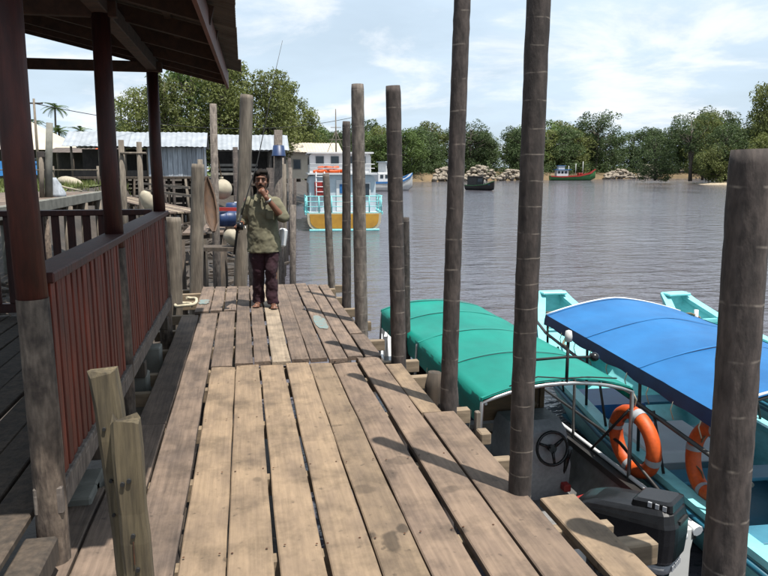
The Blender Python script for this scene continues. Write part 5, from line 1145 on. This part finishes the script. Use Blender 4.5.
# boulders dumped on the far shore
rk = MB(); rg = random.Random(6)
def boulder(x, y, z, s):
    n, m = 7, 5; vs = []; fs = []
    for i in range(m + 1):
        t = PI * i / m
        for k in range(n): u = 2 * PI * k / n; e = s * rg.uniform(.75, 1.1); vs.append((x + e * math.sin(t) * math.cos(u) * 1.2, y + e * math.sin(t) * math.sin(u), z + e * .75 * math.cos(t)))
    for i in range(m):
        for k in range(n): fs.append((i * n + k, (i + 1) * n + k, (i + 1) * n + (k + 1) % n, i * n + (k + 1) % n))
    rk.add(vs, fs)
def heap(cx, cy, n, sx, hh):
    for _ in range(n):
        a = rg.uniform(-1, 1); z = rg.random() * (1 - a * a) * hh; boulder(cx + a * sx, cy + rg.uniform(-1.5, 1.5) + z * .6 + .55 * a * sx, -1.4 + z, rg.uniform(.45, 1.0))
heap(64, 219.5, 90, 5, 4.2); heap(79, 227.5, 130, 8, 4.4); heap(92, 232.5, 90, 7, 3.0); heap(172, 275, 130, 10, 5.5); heap(150, 263, 90, 10, 3.2)
o = rk.build('boulders', 'rock'); o['kind'] = 'stuff'; o['label'] = 'pale boulders heaped along the far shore'; o['category'] = 'boulders'
# trees on the sandy spit at right
spit_p = [tree_proto(41, 22, 6.5, 'leaf_olive', 150, 30, .25, .12, 'loose', .6, .018), tree_proto(42, 15, 7.0, 'leaf_dark', 110, 32, .28, .02, 'round'), tree_proto(43, 17, 5.0, 'leaf_dark', 60, 34, .27, .45, 'umbrella'), tree_proto(44, 12, 7.0, 'leaf_olive', 110, 32, .28, .0, 'round')]
for x, y, p, s, lb in ((133, 162, 0, 1.12, 'tall feathery tree at the right edge above the thick pole'), (125, 166, 1, .95, 'dense dark tree left of the feathery tree on the spit'), (118, 171, 2, 1.0, 'thin trunked flat topped tree standing out on the spit'), (121, 163, 3, .72, 'low spreading bush tree at the water edge of the spit'),
                     (129, 156, 3, .95, 'low olive tree just above the sand of the spit'), (112, 178, 1, .80, 'dark tree at the left end of the spit grove'), (140, 168, 1, 1.25, 'big dark tree behind the thick right hand pole'), (128, 180, 0, .85, 'feathery tree in the back of the spit grove'), (138, 150, 3, 1.0, 'olive bush tree behind the top of the thick pole')):
    tree(spit_p[p], lb, (x, y, -.9), s, R.uniform(0, 6), 'trees on the sandy spit')
# coconut palms
fr_ = MB(); rg = random.Random(8); ax = []
for i in range(13): t = i / 12; ax.append(V(2.6 * t * (1 - .12 * t), 0, .75 * t - 1.75 * t * t))
fr_.tube(ax, [.035 * (1 - t / 13) + .006 for t in range(13)], 5)
for i in range(1, 13):
    for s in (-1, 1):
        for q in (0, .5):
            if i + q > 12: continue
            p = ax[i].lerp(ax[min(12, i + 1)], q); l = .62 * math.sin(PI * (i + q + 1.5) / 15.5) + .12; e = p + V(.32 * l, s * l * .85, -.40 * l + rg.uniform(-.06, .04)); wv = V(.06, 0, 0)
            fr_.add([p - wv * .5, p + wv, e], [(0, 1, 2)])
frond = fr_.mesh('frond', 'leaf_palm')
def palm(label, loc, h, s, seed):
    r = random.Random(seed); t = thing('coconut_palm', label, 'palm', loc, r.uniform(0, 6), 'coconut palms at far left'); b = r.uniform(-.6, .6)
    MB().tube([(0, 0, -.3), (b * .3, 0, h * .4), (b, 0, h)], [.17, .13, .10], 8).build('trunk', 'bark', t)
    for k in range(22):
        f = link('frond', frond, t, (b, 0, h), (0, r.uniform(-.9, .5), 2 * PI * k / 22 + r.uniform(-.2, .2))); f.scale = (s * .6, s * .6, s * .6)
for k, (x, y, h, s, lb) in enumerate(((-20.4, 85, 7.7, .95, 'tallest coconut palm at left, between the first two red posts'), (-13.1, 84, 8.0, 1.0, 'coconut palm between the second and third red posts'), (-17.4, 86, 5.2, .9, 'short palm right of the tallest left palm'), (-22.4, 86, 6.0, .95, 'palm half hidden by the nearest red post'),
        (-19.0, 82, 5.0, .9, 'low palm just above the cream roof'), (-15.6, 88, 5.3, .9, 'short palm left of the second red post'), (-11.0, 88, 5.5, .8, 'small palm by the left end of the grove'))): palm(lb, (x, y, .7), h, s, 50 + k)
cl = []; rg = random.Random(15)
for k in range(90): cl.append((rg.uniform(-40, 2), rg.uniform(78, 92), rg.uniform(1.2, 3.4), rg.uniform(.8, 1.7)))
for k in range(70): cl.append((rg.uniform(2, 34), 0, 0, 0)); x = cl[-1][0]; cl[-1] = (x - 1, 92 + (x - 2) * 3.2 + rg.uniform(0, 8), rg.uniform(.8, 3.0), rg.uniform(1.0, 2.0))
o = link('shrubs', leaf_mesh('shrubs', cl, 12, .36, 78, 'leaf_broad')); o['kind'] = 'stuff'; o['label'] = 'mixed shrubs behind the houses on the left bank'; o['category'] = 'shrubs'
# tufts of grass on the bank
gm = []; gf = []; rg = random.Random(16)
for k in range(9000):
    x, y = rg.uniform(-22, -6.2), rg.uniform(28, 56)
    if edge_x(y) - x < (8.6 if y < 44 else 14.5): continue
    z = bank_z(x, y) + .03; a = rg.uniform(0, 2 * PI); l = rg.uniform(.12, .38); i = len(gm)
    gm += [(x - .03 * math.cos(a), y - .03 * math.sin(a), z), (x + .03 * math.cos(a), y + .03 * math.sin(a), z), (x + .14 * math.sin(a) * l * 2, y + .1 * math.cos(a), z + l)]; gf.append((i, i + 1, i + 2))
o = MB().add(gm, gf).build('grass_tufts', 'leaf_olive'); o['kind'] = 'stuff'; o['label'] = 'rough tufted grass on the left bank'; o['category'] = 'grass'
